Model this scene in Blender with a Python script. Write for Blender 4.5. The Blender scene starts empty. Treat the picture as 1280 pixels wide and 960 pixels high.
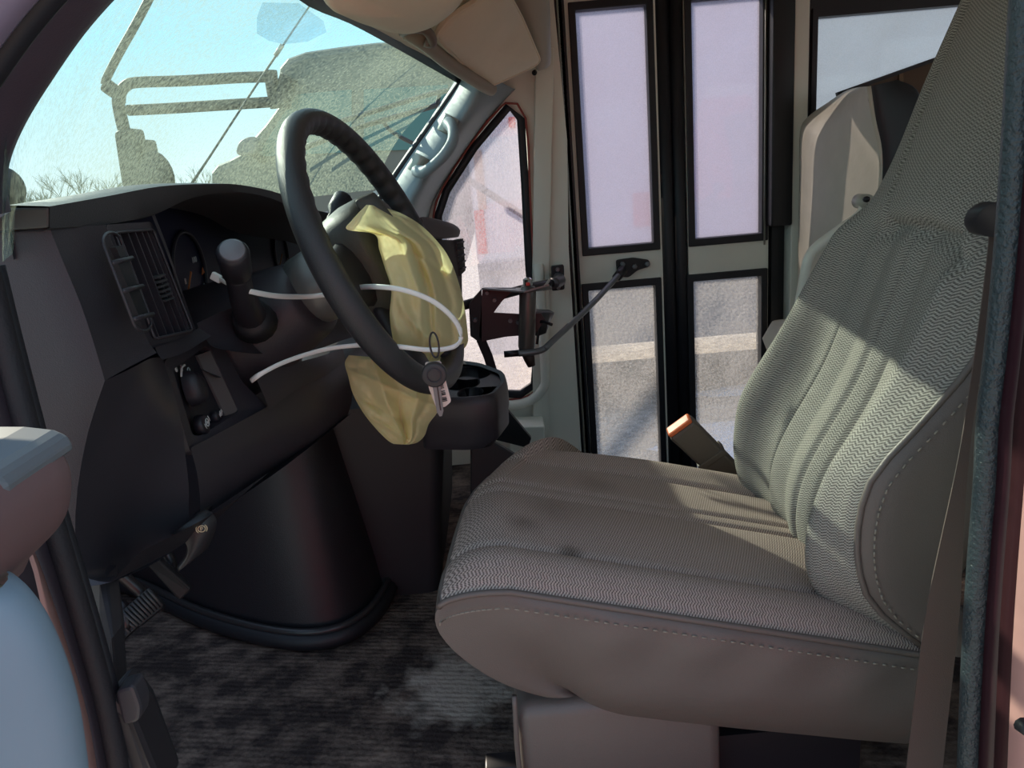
import bpy, bmesh, math, random
from mathutils import Vector, Matrix, noise
rnd = random.Random(7)
PI = math.pi
S = bpy.context.scene
COL = S.collection
# ------------------------------------------------------------------ camera
FPX, PITCH, ROLL = 961.0, math.radians(16.0), math.radians(5.0)
CAM = Vector((0, 0, 0.9))
_F = Vector((0, math.cos(PITCH), -math.sin(PITCH)))
_R0 = Vector((1, 0, 0)); _U0 = Vector((0, math.sin(PITCH), math.cos(PITCH)))
_R = math.cos(ROLL)*_R0 - math.sin(ROLL)*_U0
_U = math.sin(ROLL)*_R0 + math.cos(ROLL)*_U0
cd = bpy.data.cameras.new('camera'); cam = bpy.data.objects.new('camera', cd); COL.objects.link(cam)
M = Matrix((_R, _U, -_F)).transposed().to_4x4(); M.translation = CAM
cam.matrix_world = M
cd.sensor_width = 36; cd.lens = FPX/1280*36; cd.clip_start = 0.02; cd.clip_end = 400
S.camera = cam
# ------------------------------------------------------------------ light
S.view_settings.view_transform = 'Standard'; S.view_settings.look = 'None'
S.view_settings.exposure = 0.4; S.view_settings.gamma = 1.0; S.view_settings.use_curve_mapping = False
SUN_AZ, SUN_EL, SUN_E = math.radians(45), math.radians(29), 5.2
sd = bpy.data.lights.new('sun', 'SUN'); sd.energy = SUN_E; sd.angle = math.radians(0.6); sd.color = (1, .92, .72)
sun = bpy.data.objects.new('sun', sd); COL.objects.link(sun)
_dir = Vector((math.cos(SUN_AZ)*math.cos(SUN_EL), -math.sin(SUN_AZ)*math.cos(SUN_EL), -math.sin(SUN_EL)))
sun.rotation_euler = _dir.to_track_quat('-Z', 'Y').to_euler(); sun.location = (-6, 2, 6)
W = bpy.data.worlds.new('world'); S.world = W; W.use_nodes = True
nt = W.node_tree; nt.nodes.clear()
out = nt.nodes.new('ShaderNodeOutputWorld'); bg = nt.nodes.new('ShaderNodeBackground')
tc = nt.nodes.new('ShaderNodeTexCoord'); sx = nt.nodes.new('ShaderNodeSeparateXYZ'); cr = nt.nodes.new('ShaderNodeValToRGB')
nt.links.new(tc.outputs['Generated'], sx.inputs[0]); nt.links.new(sx.outputs['Z'], cr.inputs[0])
nt.links.new(cr.outputs[0], bg.inputs[0]); nt.links.new(bg.outputs[0], out.inputs[0])
e = cr.color_ramp.elements
e[0].position = 0.0; e[0].color = (.86, .93, .91, 1)
e[1].position = 0.5; e[1].color = (.40, .55, .77, 1)
q = e.new(.16); q.color = (.47, .84, .99, 1)
bg.inputs[1].default_value = 1.0

# ------------------------------------------------------------------ helpers
def P(px, py, Y=None, X=None, Z=None):
    """a point of the place on the sight line of a photo pixel, at a known distance"""
    d = _F + _R*((px-640)/FPX) + _U*((480-py)/FPX)
    if Y is not None: t = Y/d.y
    elif X is not None: t = X/d.x
    else: t = (Z-CAM.z)/d.z
    return CAM + d*t
def V(*a): return Vector(a)
def cat(pts, n=6, closed=False):
    pts = [Vector(p) for p in pts]
    if len(pts) < 3 and not closed:
        return [pts[0].lerp(pts[1], i/n) for i in range(n+1)]
    res = []; m = len(pts)
    rng = range(m if closed else m-1)
    for i in rng:
        if closed: p0, p1, p2, p3 = pts[(i-1) % m], pts[i], pts[(i+1) % m], pts[(i+2) % m]
        else: p0, p1, p2, p3 = pts[max(i-1, 0)], pts[i], pts[i+1], pts[min(i+2, m-1)]
        for k in range(n):
            t = k/n
            res.append(.5*((2*p1)+(p2-p0)*t+(2*p0-5*p1+4*p2-p3)*t*t+(3*p1-p0-3*p2+p3)*t**3))
    if not closed: res.append(pts[-1].copy())
    return res
def lin(c):
    return tuple(((v/255)/12.92 if v/255 <= .04045 else ((v/255+.055)/1.055)**2.4) for v in c)
ROOT = {}
def thing(name, label, cate, loc, group=None, kind=None):
    o = bpy.data.objects.new(name, None); COL.objects.link(o); o.location = loc; o.empty_display_size = .05
    o['label'] = label; o['category'] = cate
    if group: o['group'] = group
    if kind: o['kind'] = kind
    ROOT[o.name] = Vector(loc)
    return o
def obj(name, bm, mat, parent=None, label=None, cate=None, group=None, kind=None, smooth=True, sub=0, solid=0, auto=None, bev=0):
    """link a bmesh built in place coordinates as one object"""
    loc = Vector((0, 0, 0))
    if parent is not None: loc = ROOT[parent.name]
    else:
        vs = [v.co for v in bm.verts]
        loc = Vector(((min(v.x for v in vs)+max(v.x for v in vs))/2, (min(v.y for v in vs)+max(v.y for v in vs))/2, min(v.z for v in vs)))
    for v in bm.verts: v.co -= loc
    bmesh.ops.recalc_face_normals(bm, faces=bm.faces[:])
    me = bpy.data.meshes.new(name); bm.to_mesh(me); bm.free()
    if smooth:
        for p in me.polygons: p.use_smooth = True
    o = bpy.data.objects.new(name, me); COL.objects.link(o)
    me.materials.append(mat)
    if parent is not None: o.parent = parent
    else: o.location = loc
    ROOT[o.name] = loc
    if label: o['label'] = label
    if cate: o['category'] = cate
    if group: o['group'] = group
    if kind: o['kind'] = kind
    if solid:
        m = o.modifiers.new('solid', 'SOLIDIFY'); m.thickness = abs(solid); m.offset = 0 if solid > 0 else -1
    if bev:
        m = o.modifiers.new('bevel', 'BEVEL'); m.width = bev; m.segments = 2; m.limit_method = 'ANGLE'; m.angle_limit = math.radians(40)
    if sub:
        m = o.modifiers.new('sub', 'SUBSURF'); m.levels = sub; m.render_levels = sub
    if auto is not None and smooth:
        me.set_sharp_from_angle(angle=math.radians(auto))
    return o
def B(): return bmesh.new()
def grid(bm, rows, cu=False, cv=False, uv=None):
    """rows: list of equally long point lists"""
    vs = [[bm.verts.new(p) for p in r] for r in rows]
    n, m = len(vs), len(vs[0])
    lay = bm.loops.layers.uv.verify() if uv else None
    for i in range(n if cv else n-1):
        for j in range(m if cu else m-1):
            a, b = (i+1) % n, (j+1) % m
            try: f = bm.faces.new((vs[i][j], vs[i][b], vs[a][b], vs[a][j]))
            except ValueError: continue
            if uv:
                for l, (ii, jj) in zip(f.loops, ((i, j), (i, b), (a, b), (a, j))): l[lay].uv = uv(rows[ii][jj])
    return vs
def cap(bm, ring):
    try: bm.faces.new(ring)
    except ValueError: pass
def frames(path, up=None):
    T = []
    for i in range(len(path)):
        a = path[max(i-1, 0)]; b = path[min(i+1, len(path)-1)]
        t = (b-a); t = t.normalized() if t.length > 1e-9 else Vector((0, 0, 1)); T.append(t)
    n = Vector(up) if up else Vector((0, 0, 1))
    if abs(n.dot(T[0])) > .95 and not up: n = Vector((1, 0, 0))
    res = []
    for t in T:
        s = t.cross(n)
        if s.length < 1e-6: s = t.orthogonal()
        s.normalize(); u = s.cross(t).normalized()
        res.append((s, u))
        if not up: n = u
    return res
def tube(bm, path, r, n=10, caps=True, closed=False, sx=1, sy=1, up=None):
    path = [Vector(p) for p in path]; fr = frames(path, up); rows = []
    for i, p in enumerate(path):
        rr = r[i] if isinstance(r, (list, tuple)) else r
        s, u = fr[i]
        rows.append([p+s*math.cos(2*PI*k/n)*rr*sx+u*math.sin(2*PI*k/n)*rr*sy for k in range(n)])
    vs = grid(bm, rows, cu=True, cv=closed)
    if caps and not closed: cap(bm, vs[0]); cap(bm, vs[-1])
def strip(bm, path, w, t, up=None):
    """flat band along a path; w along the side vector, t thick"""
    path = [Vector(p) for p in path]; fr = frames(path, up); rows = []
    for i, p in enumerate(path):
        s, u = fr[i]; ww = w[i] if isinstance(w, (list, tuple)) else w
        rows.append([p+s*ww/2+u*t/2, p-s*ww/2+u*t/2, p-s*ww/2-u*t/2, p+s*ww/2-u*t/2])
    vs = grid(bm, rows, cu=True); cap(bm, vs[0]); cap(bm, vs[-1])
def prism(bm, poly, ex):
    poly = [Vector(p) for p in poly]; ex = Vector(ex)
    a = [bm.verts.new(p) for p in poly]; b = [bm.verts.new(p+ex) for p in poly]; n = len(a)
    cap(bm, a); cap(bm, b)
    for i in range(n): cap(bm, (a[i], a[(i+1) % n], b[(i+1) % n], b[i]))
def box(bm, lo, hi):
    x0, y0, z0 = lo; x1, y1, z1 = hi
    prism(bm, [(x0, y0, z0), (x1, y0, z0), (x1, y1, z0), (x0, y1, z0)], (0, 0, z1-z0))
def cyl(bm, a, b, r, n=16, r2=None):
    tube(bm, [Vector(a), Vector(b)], [r, r if r2 is None else r2], n)
def ringfill(bm, outer, inner, ex):
    """plate with a hole: matching outer and inner loops, thickness ex"""
    ex = Vector(ex)
    grid(bm, [[Vector(p) for p in outer], [Vector(p) for p in inner], [Vector(p)+ex for p in inner], [Vector(p)+ex for p in outer]], cu=True, cv=True)
def roundpoly(poly, r, n=5):
    """round the corners of a planar 3D polygon"""
    poly = [Vector(p) for p in poly]; m = len(poly); res = []
    for i in range(m):
        p = poly[i]; a = poly[i-1]-p; b = poly[(i+1) % m]-p
        rr = r[i] if isinstance(r, (list, tuple)) else r
        ra = min(rr, a.length*.48); rb = min(rr, b.length*.48)
        pa = p+a.normalized()*ra; pb = p+b.normalized()*rb
        for k in range(n+1):
            t = k/n
            res.append(pa*(1-t)**2+p*2*t*(1-t)+pb*t*t)
    return res
def rect(x0, x1, z0, z1, y): return [V(x0, y, z0), V(x1, y, z0), V(x1, y, z1), V(x0, y, z1)]

# ------------------------------------------------------------------ materials
def mk(name, col, rough=.5, metal=0, bump=0, bscale=200, var=0, vscale=6, spec=.5, coat=0):
    m = bpy.data.materials.new(name); m.use_nodes = True; t = m.node_tree; b = t.nodes['Principled BSDF']
    b.inputs['Base Color'].default_value = (*col, 1); b.inputs['Roughness'].default_value = rough
    b.inputs['Metallic'].default_value = metal; b.inputs['Specular IOR Level'].default_value = spec
    b.inputs['Coat Weight'].default_value = coat
    if bump or var:
        c = t.nodes.new('ShaderNodeTexCoord')
    if bump:
        n = t.nodes.new('ShaderNodeTexNoise'); n.inputs['Scale'].default_value = bscale; n.inputs['Detail'].default_value = 3
        k = t.nodes.new('ShaderNodeBump'); k.inputs['Strength'].default_value = bump; k.inputs['Distance'].default_value = .002
        t.links.new(c.outputs['Object'], n.inputs['Vector']); t.links.new(n.outputs['Fac'], k.inputs['Height']); t.links.new(k.outputs[0], b.inputs['Normal'])
    if var:
        n = t.nodes.new('ShaderNodeTexNoise'); n.inputs['Scale'].default_value = vscale; n.inputs['Detail'].default_value = 6
        x = t.nodes.new('ShaderNodeMix'); x.data_type = 'RGBA'
        x.inputs[6].default_value = (*[v*(1-var) for v in col], 1); x.inputs[7].default_value = (*[min(1, v*(1+var)) for v in col], 1)
        t.links.new(c.outputs['Object'], n.inputs['Vector']); t.links.new(n.outputs['Fac'], x.inputs[0]); t.links.new(x.outputs[2], b.inputs['Base Color'])
    return m
PLASTIC = mk('dash_plastic', (.036, .031, .039), .42, bump=.25, bscale=900, var=.15, vscale=8)
PLASTIC_D = mk('dark_plastic', (.017, .015, .021), .45, bump=.2, bscale=900)
PAD = mk('dash_pad', (.045, .046, .050), .48, bump=.3, bscale=800)
BLACK = mk('black_rubber', (.010, .010, .014), .55, bump=.15, bscale=500)
GASKET = mk('gasket_rubber', (.012, .012, .018), .5)
LEATHER = mk('wheel_rim', (.030, .030, .034), .38, bump=.35, bscale=1100)
WALL = mk('wall_paint', lin((230, 227, 216)), .5, var=.06, vscale=9)
TRIMG = mk('pillar_trim', lin((140, 152, 158)), .5, bump=.15, bscale=700)
ALU = mk('aluminium', lin((165, 168, 160)), .4, .6)
STEEL = mk('steel', lin((118, 120, 124)), .4, .5)
DARKSTEEL = mk('dark_steel', (.05, .045, .05), .35, .7)
BRACKET = mk('bracket_paint', lin((72, 52, 56)), .45, .2)
CHROME = mk('chrome', (.75, .75, .75), .15, 1)
BEIGE = mk('headliner', lin((234, 220, 196)), .85, bump=.3, bscale=700, var=.08, vscale=12)
VINYL = mk('seat_vinyl', lin((108, 98, 93)), .42, bump=.25, bscale=700, var=.07, vscale=5)
JUMPV = mk('jump_seat_vinyl', lin((196, 188, 172)), .5, bump=.6, bscale=35, var=.1, vscale=20)
BLACKV = mk('black_vinyl', (.012, .012, .016), .5)
PINK = mk('body_paint', lin((200, 150, 142)), .35, coat=.3)
WHITEP = mk('white_plastic', (.80, .82, .80), .4)
WEB = mk('belt_webbing', lin((100, 86, 80)), .7, bump=.3, bscale=900)
TAN = mk('tan_plastic', lin((98, 88, 80)), .5)
ORANGE = mk('orange_button', lin((225, 110, 60)), .4)
PALE = mk('pale_marking', (.6, .6, .58), .5)
ORMARK = mk('orange_marking', (.6, .18, .04), .5)
REDMARK = mk('red_plastic', (.7, .05, .04), .4)
BROWN = mk('brown_board', lin((92, 72, 50)), .6, var=.25, vscale=4)
GREYL = mk('grey_cap', lin((106, 110, 114)), .4)
def cloth_mat():
    m = mk('yellow_fabric', lin((250, 240, 186)), .75, bump=.25, bscale=60)
    t = m.node_tree; b = t.nodes['Principled BSDF']
    tr = t.nodes.new('ShaderNodeBsdfTranslucent'); tr.inputs[0].default_value = (.98, .92, .52, 1)
    mx = t.nodes.new('ShaderNodeMixShader'); mx.inputs[0].default_value = .36
    o = t.nodes['Material Output']
    t.links.new(b.outputs[0], mx.inputs[1]); t.links.new(tr.outputs[0], mx.inputs[2]); t.links.new(mx.outputs[0], o.inputs[0])
    return m
YELLOW = cloth_mat()
def fabric(name, dark, light, ku=230, kv=95, amp=1.6, stains=()):
    m = bpy.data.materials.new(name); m.use_nodes = True; t = m.node_tree; b = t.nodes['Principled BSDF']
    N = t.nodes.new; L = t.links.new
    def math_(op, a, b2=None):
        n = N('ShaderNodeMath'); n.operation = op
        for i, v in enumerate((a, b2)):
            if v is None: continue
            if isinstance(v, (int, float)): n.inputs[i].default_value = v
            else: L(v, n.inputs[i])
        return n.outputs[0]
    uv = N('ShaderNodeUVMap'); s = N('ShaderNodeSeparateXYZ'); L(uv.outputs[0], s.inputs[0])
    tri = math_('ABSOLUTE', math_('SUBTRACT', math_('FRACT', math_('MULTIPLY', s.outputs[0], kv)), .5))
    ph = math_('ADD', math_('MULTIPLY', s.outputs[1], ku), math_('MULTIPLY', tri, amp))
    w = math_('SINE', math_('MULTIPLY', ph, 2*PI))
    w2 = math_('SINE', math_('MULTIPLY', math_('ADD', math_('MULTIPLY', s.outputs[0], 420), ph), 2*PI))
    ww = math_('ADD', math_('MULTIPLY', w, .36), math_('MULTIPLY', w2, .18))
    tcn = N('ShaderNodeTexCoord')
    nz = N('ShaderNodeTexNoise'); nz.inputs['Scale'].default_value = 700; L(tcn.outputs['Object'], nz.inputs['Vector'])
    fac = math_('ADD', math_('ADD', ww, .5), math_('MULTIPLY', math_('SUBTRACT', nz.outputs['Fac'], .5), .9))
    cl = N('ShaderNodeClamp'); L(fac, cl.inputs[0])
    mx = N('ShaderNodeMix'); mx.data_type = 'RGBA'; mx.inputs[6].default_value = (*dark, 1); mx.inputs[7].default_value = (*light, 1)
    L(cl.outputs[0], mx.inputs[0]); colr = mx.outputs[2]
    big = N('ShaderNodeTexNoise'); big.inputs['Scale'].default_value = 7; big.inputs['Detail'].default_value = 5; L(tcn.outputs['Object'], big.inputs['Vector'])
    for (c, r, st) in stains:
        d = N('ShaderNodeVectorMath'); d.operation = 'DISTANCE'; L(tcn.outputs['Object'], d.inputs[0]); d.inputs[1].default_value = c
        dd = math_('ADD', d.outputs['Value'], math_('MULTIPLY', math_('SUBTRACT', big.outputs['Fac'], .5), r*1.6))
        mr = N('ShaderNodeMapRange'); mr.interpolation_type = 'SMOOTHSTEP'; L(dd, mr.inputs[0])
        mr.inputs[1].default_value = r*1.25; mr.inputs[2].default_value = r*.1; mr.inputs[3].default_value = 0; mr.inputs[4].default_value = st
        x2 = N('ShaderNodeMix'); x2.data_type = 'RGBA'; L(mr.outputs[0], x2.inputs[0]); L(colr, x2.inputs[6]); x2.inputs[7].default_value = (.035, .022, .012, 1)
        colr = x2.outputs[2]
    L(colr, b.inputs['Base Color']); b.inputs['Roughness'].default_value = .9; b.inputs['Specular IOR Level'].default_value = .2
    bp = N('ShaderNodeBump'); bp.inputs['Strength'].default_value = .5; bp.inputs['Distance'].default_value = .002
    L(fac, bp.inputs['Height']); L(bp.outputs[0], b.inputs['Normal'])
    return m
def glass_mat(name, dust, d0, d1, scale, tint=(1, 1, 1), refl=.04, vs=2.0, streak=(1, 1, 1)):
    """clear pane carrying a film of dust that scatters light"""
    m = bpy.data.materials.new(name); m.use_nodes = True; t = m.node_tree; t.nodes.clear(); N = t.nodes.new; L = t.links.new
    o = N('ShaderNodeOutputMaterial'); tr = N('ShaderNodeBsdfTransparent'); tr.inputs[0].default_value = (*tint, 1)
    tl = N('ShaderNodeBsdfTranslucent'); tl.inputs[0].default_value = (*dust, 1)
    df = N('ShaderNodeBsdfDiffuse'); df.inputs[0].default_value = (*dust, 1)
    md = N('ShaderNodeMixShader'); md.inputs[0].default_value = .3; L(tl.outputs[0], md.inputs[1]); L(df.outputs[0], md.inputs[2])
    gl = N('ShaderNodeBsdfGlossy'); gl.inputs['Roughness'].default_value = .03
    c = N('ShaderNodeTexCoord'); mp = N('ShaderNodeMapping'); mp.inputs['Scale'].default_value = streak
    L(c.outputs['Object'], mp.inputs[0])
    n1 = N('ShaderNodeTexNoise'); n1.inputs['Scale'].default_value = scale; n1.inputs['Detail'].default_value = 2
    n2 = N('ShaderNodeTexNoise'); n2.inputs['Scale'].default_value = vs; n2.inputs['Detail'].default_value = 4
    L(mp.outputs[0], n1.inputs['Vector']); L(mp.outputs[0], n2.inputs['Vector'])
    a = N('ShaderNodeMath'); a.operation = 'ADD'; L(n1.outputs['Fac'], a.inputs[0]); L(n2.outputs['Fac'], a.inputs[1])
    r = N('ShaderNodeMapRange'); L(a.outputs[0], r.inputs[0]); r.inputs[1].default_value = .75; r.inputs[2].default_value = 1.25
    r.inputs[3].default_value = d0; r.inputs[4].default_value = d1
    m1 = N('ShaderNodeMixShader'); L(r.outputs[0], m1.inputs[0]); L(tr.outputs[0], m1.inputs[1]); L(md.outputs[0], m1.inputs[2])
    m2 = N('ShaderNodeMixShader'); m2.inputs[0].default_value = refl; L(m1.outputs[0], m2.inputs[1]); L(gl.outputs[0], m2.inputs[2])
    L(m2.outputs[0], o.inputs[0])
    return m
WINDSHIELD = glass_mat('dusty_windshield', (.40, .47, .36), .05, .52, 170, (.80, .97, 1.0), .03, 2.5)
DOORGLASS = glass_mat('frosted_door_glass', (.55, .515, .64), .42, .66, 420, (.95, .93, 1), .03, 5)
LOWGLASS = glass_mat('dusty_door_glass', (.52, .49, .49), 0.10, .56, 160, (.97, .96, 1), .03, 6)
TRIGLASS = glass_mat('streaked_side_glass', (.72, .67, .76), .20, .52, 320, (1, .97, .99), .03, 9, (1, 3, .5))
REARGLASS = glass_mat('frosted_side_glass', (.46, .49, .55), .50, .72, 420, (.9, .95, 1), .03, 5)

# ------------------------------------------------------------------ setting: floor, walls, roof
def floor_mat():
    m = mk('dirty_rubber_floor', (.02, .02, .022), .85, spec=.12); t = m.node_tree; b = t.nodes['Principled BSDF']; N = t.nodes.new; L = t.links.new
    c = N('ShaderNodeTexCoord'); mp = N('ShaderNodeMapping'); mp.inputs['Rotation'].default_value = (0, 0, math.radians(12)); mp.inputs['Scale'].default_value = (1, 1.35, 1); L(c.outputs['Object'], mp.inputs[0])
    n = N('ShaderNodeTexNoise'); n.inputs['Scale'].default_value = 13; n.inputs['Detail'].default_value = 10; n.inputs['Roughness'].default_value = .7; L(mp.outputs[0], n.inputs['Vector'])
    r = N('ShaderNodeValToRGB'); r.color_ramp.elements[0].position = .42; r.color_ramp.elements[0].color = (.046, .034, .032, 1); r.color_ramp.elements[1].position = .68; r.color_ramp.elements[1].color = (.25, .18, .145, 1)
    L(n.outputs['Fac'], r.inputs[0])
    # a scraped patch with pale dried mud in front of the seat
    d = N('ShaderNodeVectorMath'); d.operation = 'DISTANCE'; L(c.outputs['Object'], d.inputs[0]); d.inputs[1].default_value = FLOORC
    n2 = N('ShaderNodeTexNoise'); n2.inputs['Scale'].default_value = 22; n2.inputs['Detail'].default_value = 8; L(mp.outputs[0], n2.inputs['Vector'])
    ad = N('ShaderNodeMath'); ad.operation = 'MULTIPLY_ADD'; L(n2.outputs['Fac'], ad.inputs[0]); ad.inputs[1].default_value = .20; L(d.outputs['Value'], ad.inputs[2])
    mr = N('ShaderNodeMapRange'); L(ad.outputs[0], mr.inputs[0]); mr.inputs[1].default_value = .22; mr.inputs[2].default_value = .15; mr.inputs[3].default_value = 0; mr.inputs[4].default_value = .8
    x = N('ShaderNodeMix'); x.data_type = 'RGBA'; L(mr.outputs[0], x.inputs[0]); L(r.outputs[0], x.inputs[6]); x.inputs[7].default_value = (.50, .42, .36, 1)
    L(x.outputs[2], b.inputs['Base Color'])
    w = N('ShaderNodeTexWave'); w.inputs['Scale'].default_value = 26; w.bands_direction = 'Y'; w.inputs['Distortion'].default_value = .6
    mp2 = N('ShaderNodeMapping'); mp2.inputs['Rotation'].default_value = (0, 0, math.radians(10)); L(c.outputs['Object'], mp2.inputs[0]); L(mp2.outputs[0], w.inputs['Vector'])
    n3 = N('ShaderNodeTexNoise'); n3.inputs['Scale'].default_value = 90; n3.inputs['Detail'].default_value = 6; L(c.outputs['Object'], n3.inputs['Vector'])
    s = N('ShaderNodeMath'); s.operation = 'MULTIPLY_ADD'; L(w.outputs['Fac'], s.inputs[0]); s.inputs[1].default_value = .18; L(n3.outputs['Fac'], s.inputs[2])
    k = N('ShaderNodeBump'); k.inputs['Strength'].default_value = .8; k.inputs['Distance'].default_value = .006; L(s.outputs[0], k.inputs['Height']); L(k.outputs[0], b.inputs['Normal'])
    return m
fx, fy = .55, 1.45   # floor object centre
fp = P(572, 858, Z=0)
FLOOR_LO, FLOOR_HI = V(-1.16, .60, -.03), V(4.4, 2.33, 0)
fc = (FLOOR_LO+FLOOR_HI)/2
FLOORC = (fp.x-fc.x, fp.y-fc.y, .03)
bm = B(); box(bm, (-1.16, .60, -.03), (4.4, 1.72, 0)); box(bm, (-1.16, 1.72, -.03), (.15, 2.27, 0)); box(bm, (.86, 1.72, -.03), (4.4, 2.33, 0))
obj('floor', bm, floor_mat(), label='dirty ribbed black rubber cab floor in front of the driver seat', cate='floor', kind='structure', smooth=False)
bm = B(); box(bm, (.15, 1.72, -.40), (.86, 2.42, -.37)); box(bm, (.15, 1.70, -.37), (.86, 1.72, -.03)); box(bm, (.13, 1.72, -.37), (.15, 2.42, -.03)); box(bm, (.86, 1.72, -.37), (.88, 2.42, -.03))
obj('trim_1', bm, BLACK, label='black step well inside the bus entry door', cate='step', kind='structure', smooth=False)
# front bulkhead behind the dashboard
bm = B(); box(bm, (-1.16, .62, -.03), (-1.13, 2.3, .86))
obj('wall_front', bm, BLACK, label='black firewall below the windshield behind the dashboard', cate='wall', kind='structure', smooth=False)
# roof skin over cab and bus body
# right wall: panel with window_2 opening between pillar and door
tri_in = [P(637, 138, 2.27), P(647, 150, 2.27), P(652, 230, 2.27), P(657, 330, 2.27), P(666, 455, 2.27), P(664, 478, 2.27), P(650, 488, 2.27), P(610, 487, 2.27), P(566, 474, 2.27), P(556, 400, 2.27), P(552, 320, 2.27), P(552, 270, 2.27), P(562, 240, 2.27), P(596, 187, 2.27)]
def grow(poly, d, n=None):
    c = sum(poly, Vector())/len(poly); m = len(poly); res = []
    for i in range(m):
        t = (poly[(i+1) % m]-poly[i-1]).normalized(); nn = Vector((t.z, 0, -t.x))
        if nn.dot(poly[i]-c) < 0: nn = -nn
        res.append(poly[i]+nn*d)
    return res
wall_out = [V(.02, 2.27, 1.36), V(.20, 2.27, 1.36), V(.215, 2.27, .95), V(.2, 2.27, .65), V(.2, 2.27, .3), V(.2, 2.27, .05), V(.2, 2.27, -.4), V(.05, 2.27, -.4), V(-.3, 2.27, -.4), V(-.6, 2.27, .25), V(-.6, 2.27, .6), V(-.5, 2.27, .80), V(-.33, 2.27, .86), V(-.14, 2.27, 1.02)]
bm = B(); ringfill(bm, wall_out, grow(tri_in, .022), (0, .05, 0))
wall_r = obj('wall_right', bm, WALL, label='grey painted side wall between windshield pillar and entry door', cate='wall', kind='structure', smooth=True, auto=30)
bm = B(); box(bm, (.2, 2.30, -.42), (.225, 2.36, 1.6))
obj('corner_strip', bm, WALL, wall_r)
bm = B(); strip(bm, [P(681, 60, 2.255), P(676, 330, 2.255), P(676, 545, 2.255)], .05, .012, up=(0, 1, 0))
obj('cover_strip', bm, WALL, wall_r, bev=.003)
for (a, b) in ((664, 30), (668, 91)):
    bm = B(); c = P(a, b, 2.22); cyl(bm, c, c+V(0, -.006, 0), .007); obj('screw_hole', bm, BLACK, wall_r)
# sill under the window, sunlight put into its near-white colour
bm = B(); tube(bm, cat(grow(tri_in, .036)[3:9], 3), .015, 8, up=(0, 1, 0)); [setattr(v.co, 'y', v.co.y-.024) for v in bm.verts]; obj('window_reveal', bm, mk('reveal_sunlit', lin((235, 232, 222)), .5), wall_r)
win2 = thing('window_2', 'triangular dusty side window with black gasket ahead of the entry door', 'window', tri_in[8], kind='structure')
bm = B(); ringfill(bm, grow(tri_in, .020), grow(tri_in, -.002), (0, -.018, 0)); obj('gasket', bm, GASKET, win2)
bm = B(); tube(bm, cat(grow(tri_in, .022), 2, True), .0035, 6, closed=True); 
for v in bm.verts: v.co.y -= .016
obj('red_bead', bm, mk('red_bead', lin((150, 70, 62)), .5), win2, label='thin reddish bead round the gasket')
bm = B(); prism(bm, grow(tri_in, .006), (0, .005, 0))
for v in bm.verts: v.co.y += .012
obj('pane', bm, TRIGLASS, win2, smooth=False)
# ------------------------------------------------------------------ passenger pillar with grab handle
pil = thing('trim_2', 'blue grey windshield pillar trim beside the triangular window', 'pillar', P(490, 240, 2.2), kind='structure')
bm = B(); rows = []
for (a, b, c) in (((592, 78), (612, 90), (660, 112)), ((574, 106), (606, 118), (640, 132)), ((548, 145), (580, 160), (613, 166)), ((520, 185), (548, 205), (585, 208)), ((492, 226), (522, 245), (553, 252)), ((470, 262), (505, 285), (546, 300)), ((455, 290), (500, 320), (546, 345))):
    rows.append(cat([P(a[0]-6, a[1]-3, 2.26), P(*a, 2.17), P(b[0]-7, b[1], 2.10), P(c[0]-22, c[1]-3, 2.19), P(c[0]-15, c[1]-1, 2.275)], 4))
grid(bm, rows); obj('pillar_cover', bm, TRIMG, pil, sub=1)
gh = thing('grab_handle', 'curved grey grab handle on the passenger side windshield pillar', 'handle', P(525, 215, 2.07))
bm = B(); tube(bm, cat([P(561, 154, 2.08), P(566, 162, 2.03), P(566, 176, 2.0), P(556, 193, 1.99), P(542, 207, 2.0), P(530, 215, 2.03), P(521, 214, 2.08)], 5), [.017, .017, .017, .016, .015, .0145]+[.0145]*19+[.016]*6, 10)
obj('grip', bm, TRIMG, gh)
for c in ((560, 156), (523, 205)):
    bm = B(); p = P(*c, 2.10); tube(bm, [p+V(.012, 0, .02), p+V(-.012, 0, -.02)], .022, 10, sx=.9); obj('mount', bm, ALU, gh, bev=.003, label='pale mounting foot')
# ------------------------------------------------------------------ windshield
def wx(y): # plan curve of the glass
    s = (y-1.4)/.8; return .16*(s*s)
def itab(tab, h):
    """smooth interpolation in a table of (key, value)"""
    if h <= tab[0][0]: return tab[0][1]
    if h >= tab[-1][0]: return tab[-1][1]
    for i in range(len(tab)-1):
        if tab[i][0] <= h <= tab[i+1][0]:
            p0, p1, p2, p3 = tab[max(i-1, 0)], tab[i], tab[i+1], tab[min(i+2, len(tab)-1)]
            t = (h-p1[0])/(p2[0]-p1[0]); d = p2[0]-p1[0]
            m1 = (p2[1]-p0[1])/(p2[0]-p0[0])*d; m2 = (p3[1]-p1[1])/(p3[0]-p1[0])*d
            return (2*t**3-3*t*t+1)*p1[1]+(t**3-2*t*t+t)*m1+(-2*t**3+3*t*t)*p2[1]+(t**3-t*t)*m2
_wt = [V(-.20, .6, 1.135), V(-.235, .8, 1.15), V(-.252, 1.0, 1.155)] + [P(a, b, y) for a, b, y in ((380, 0, 1.22), (440, 27, 1.5), (500, 60, 1.8), (540, 83, 2.0), (575, 103, 2.2))]
def wtop(y):
    return V(itab([(p.y, p.x) for p in _wt], y), y, itab([(p.y, p.z) for p in _wt], y))
def wbot(y):
    q = (y-1.4)/.8
    return V(-.60+.22*q*q+.06*max(0, q)**2*.5, y, .86)
ys = [.60+1.62*i/20 for i in range(21)]
ws = thing('window_1', 'large dusty curved windshield above the dashboard', 'window', wbot(1.4), kind='structure')
bm = B(); rows = []
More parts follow.
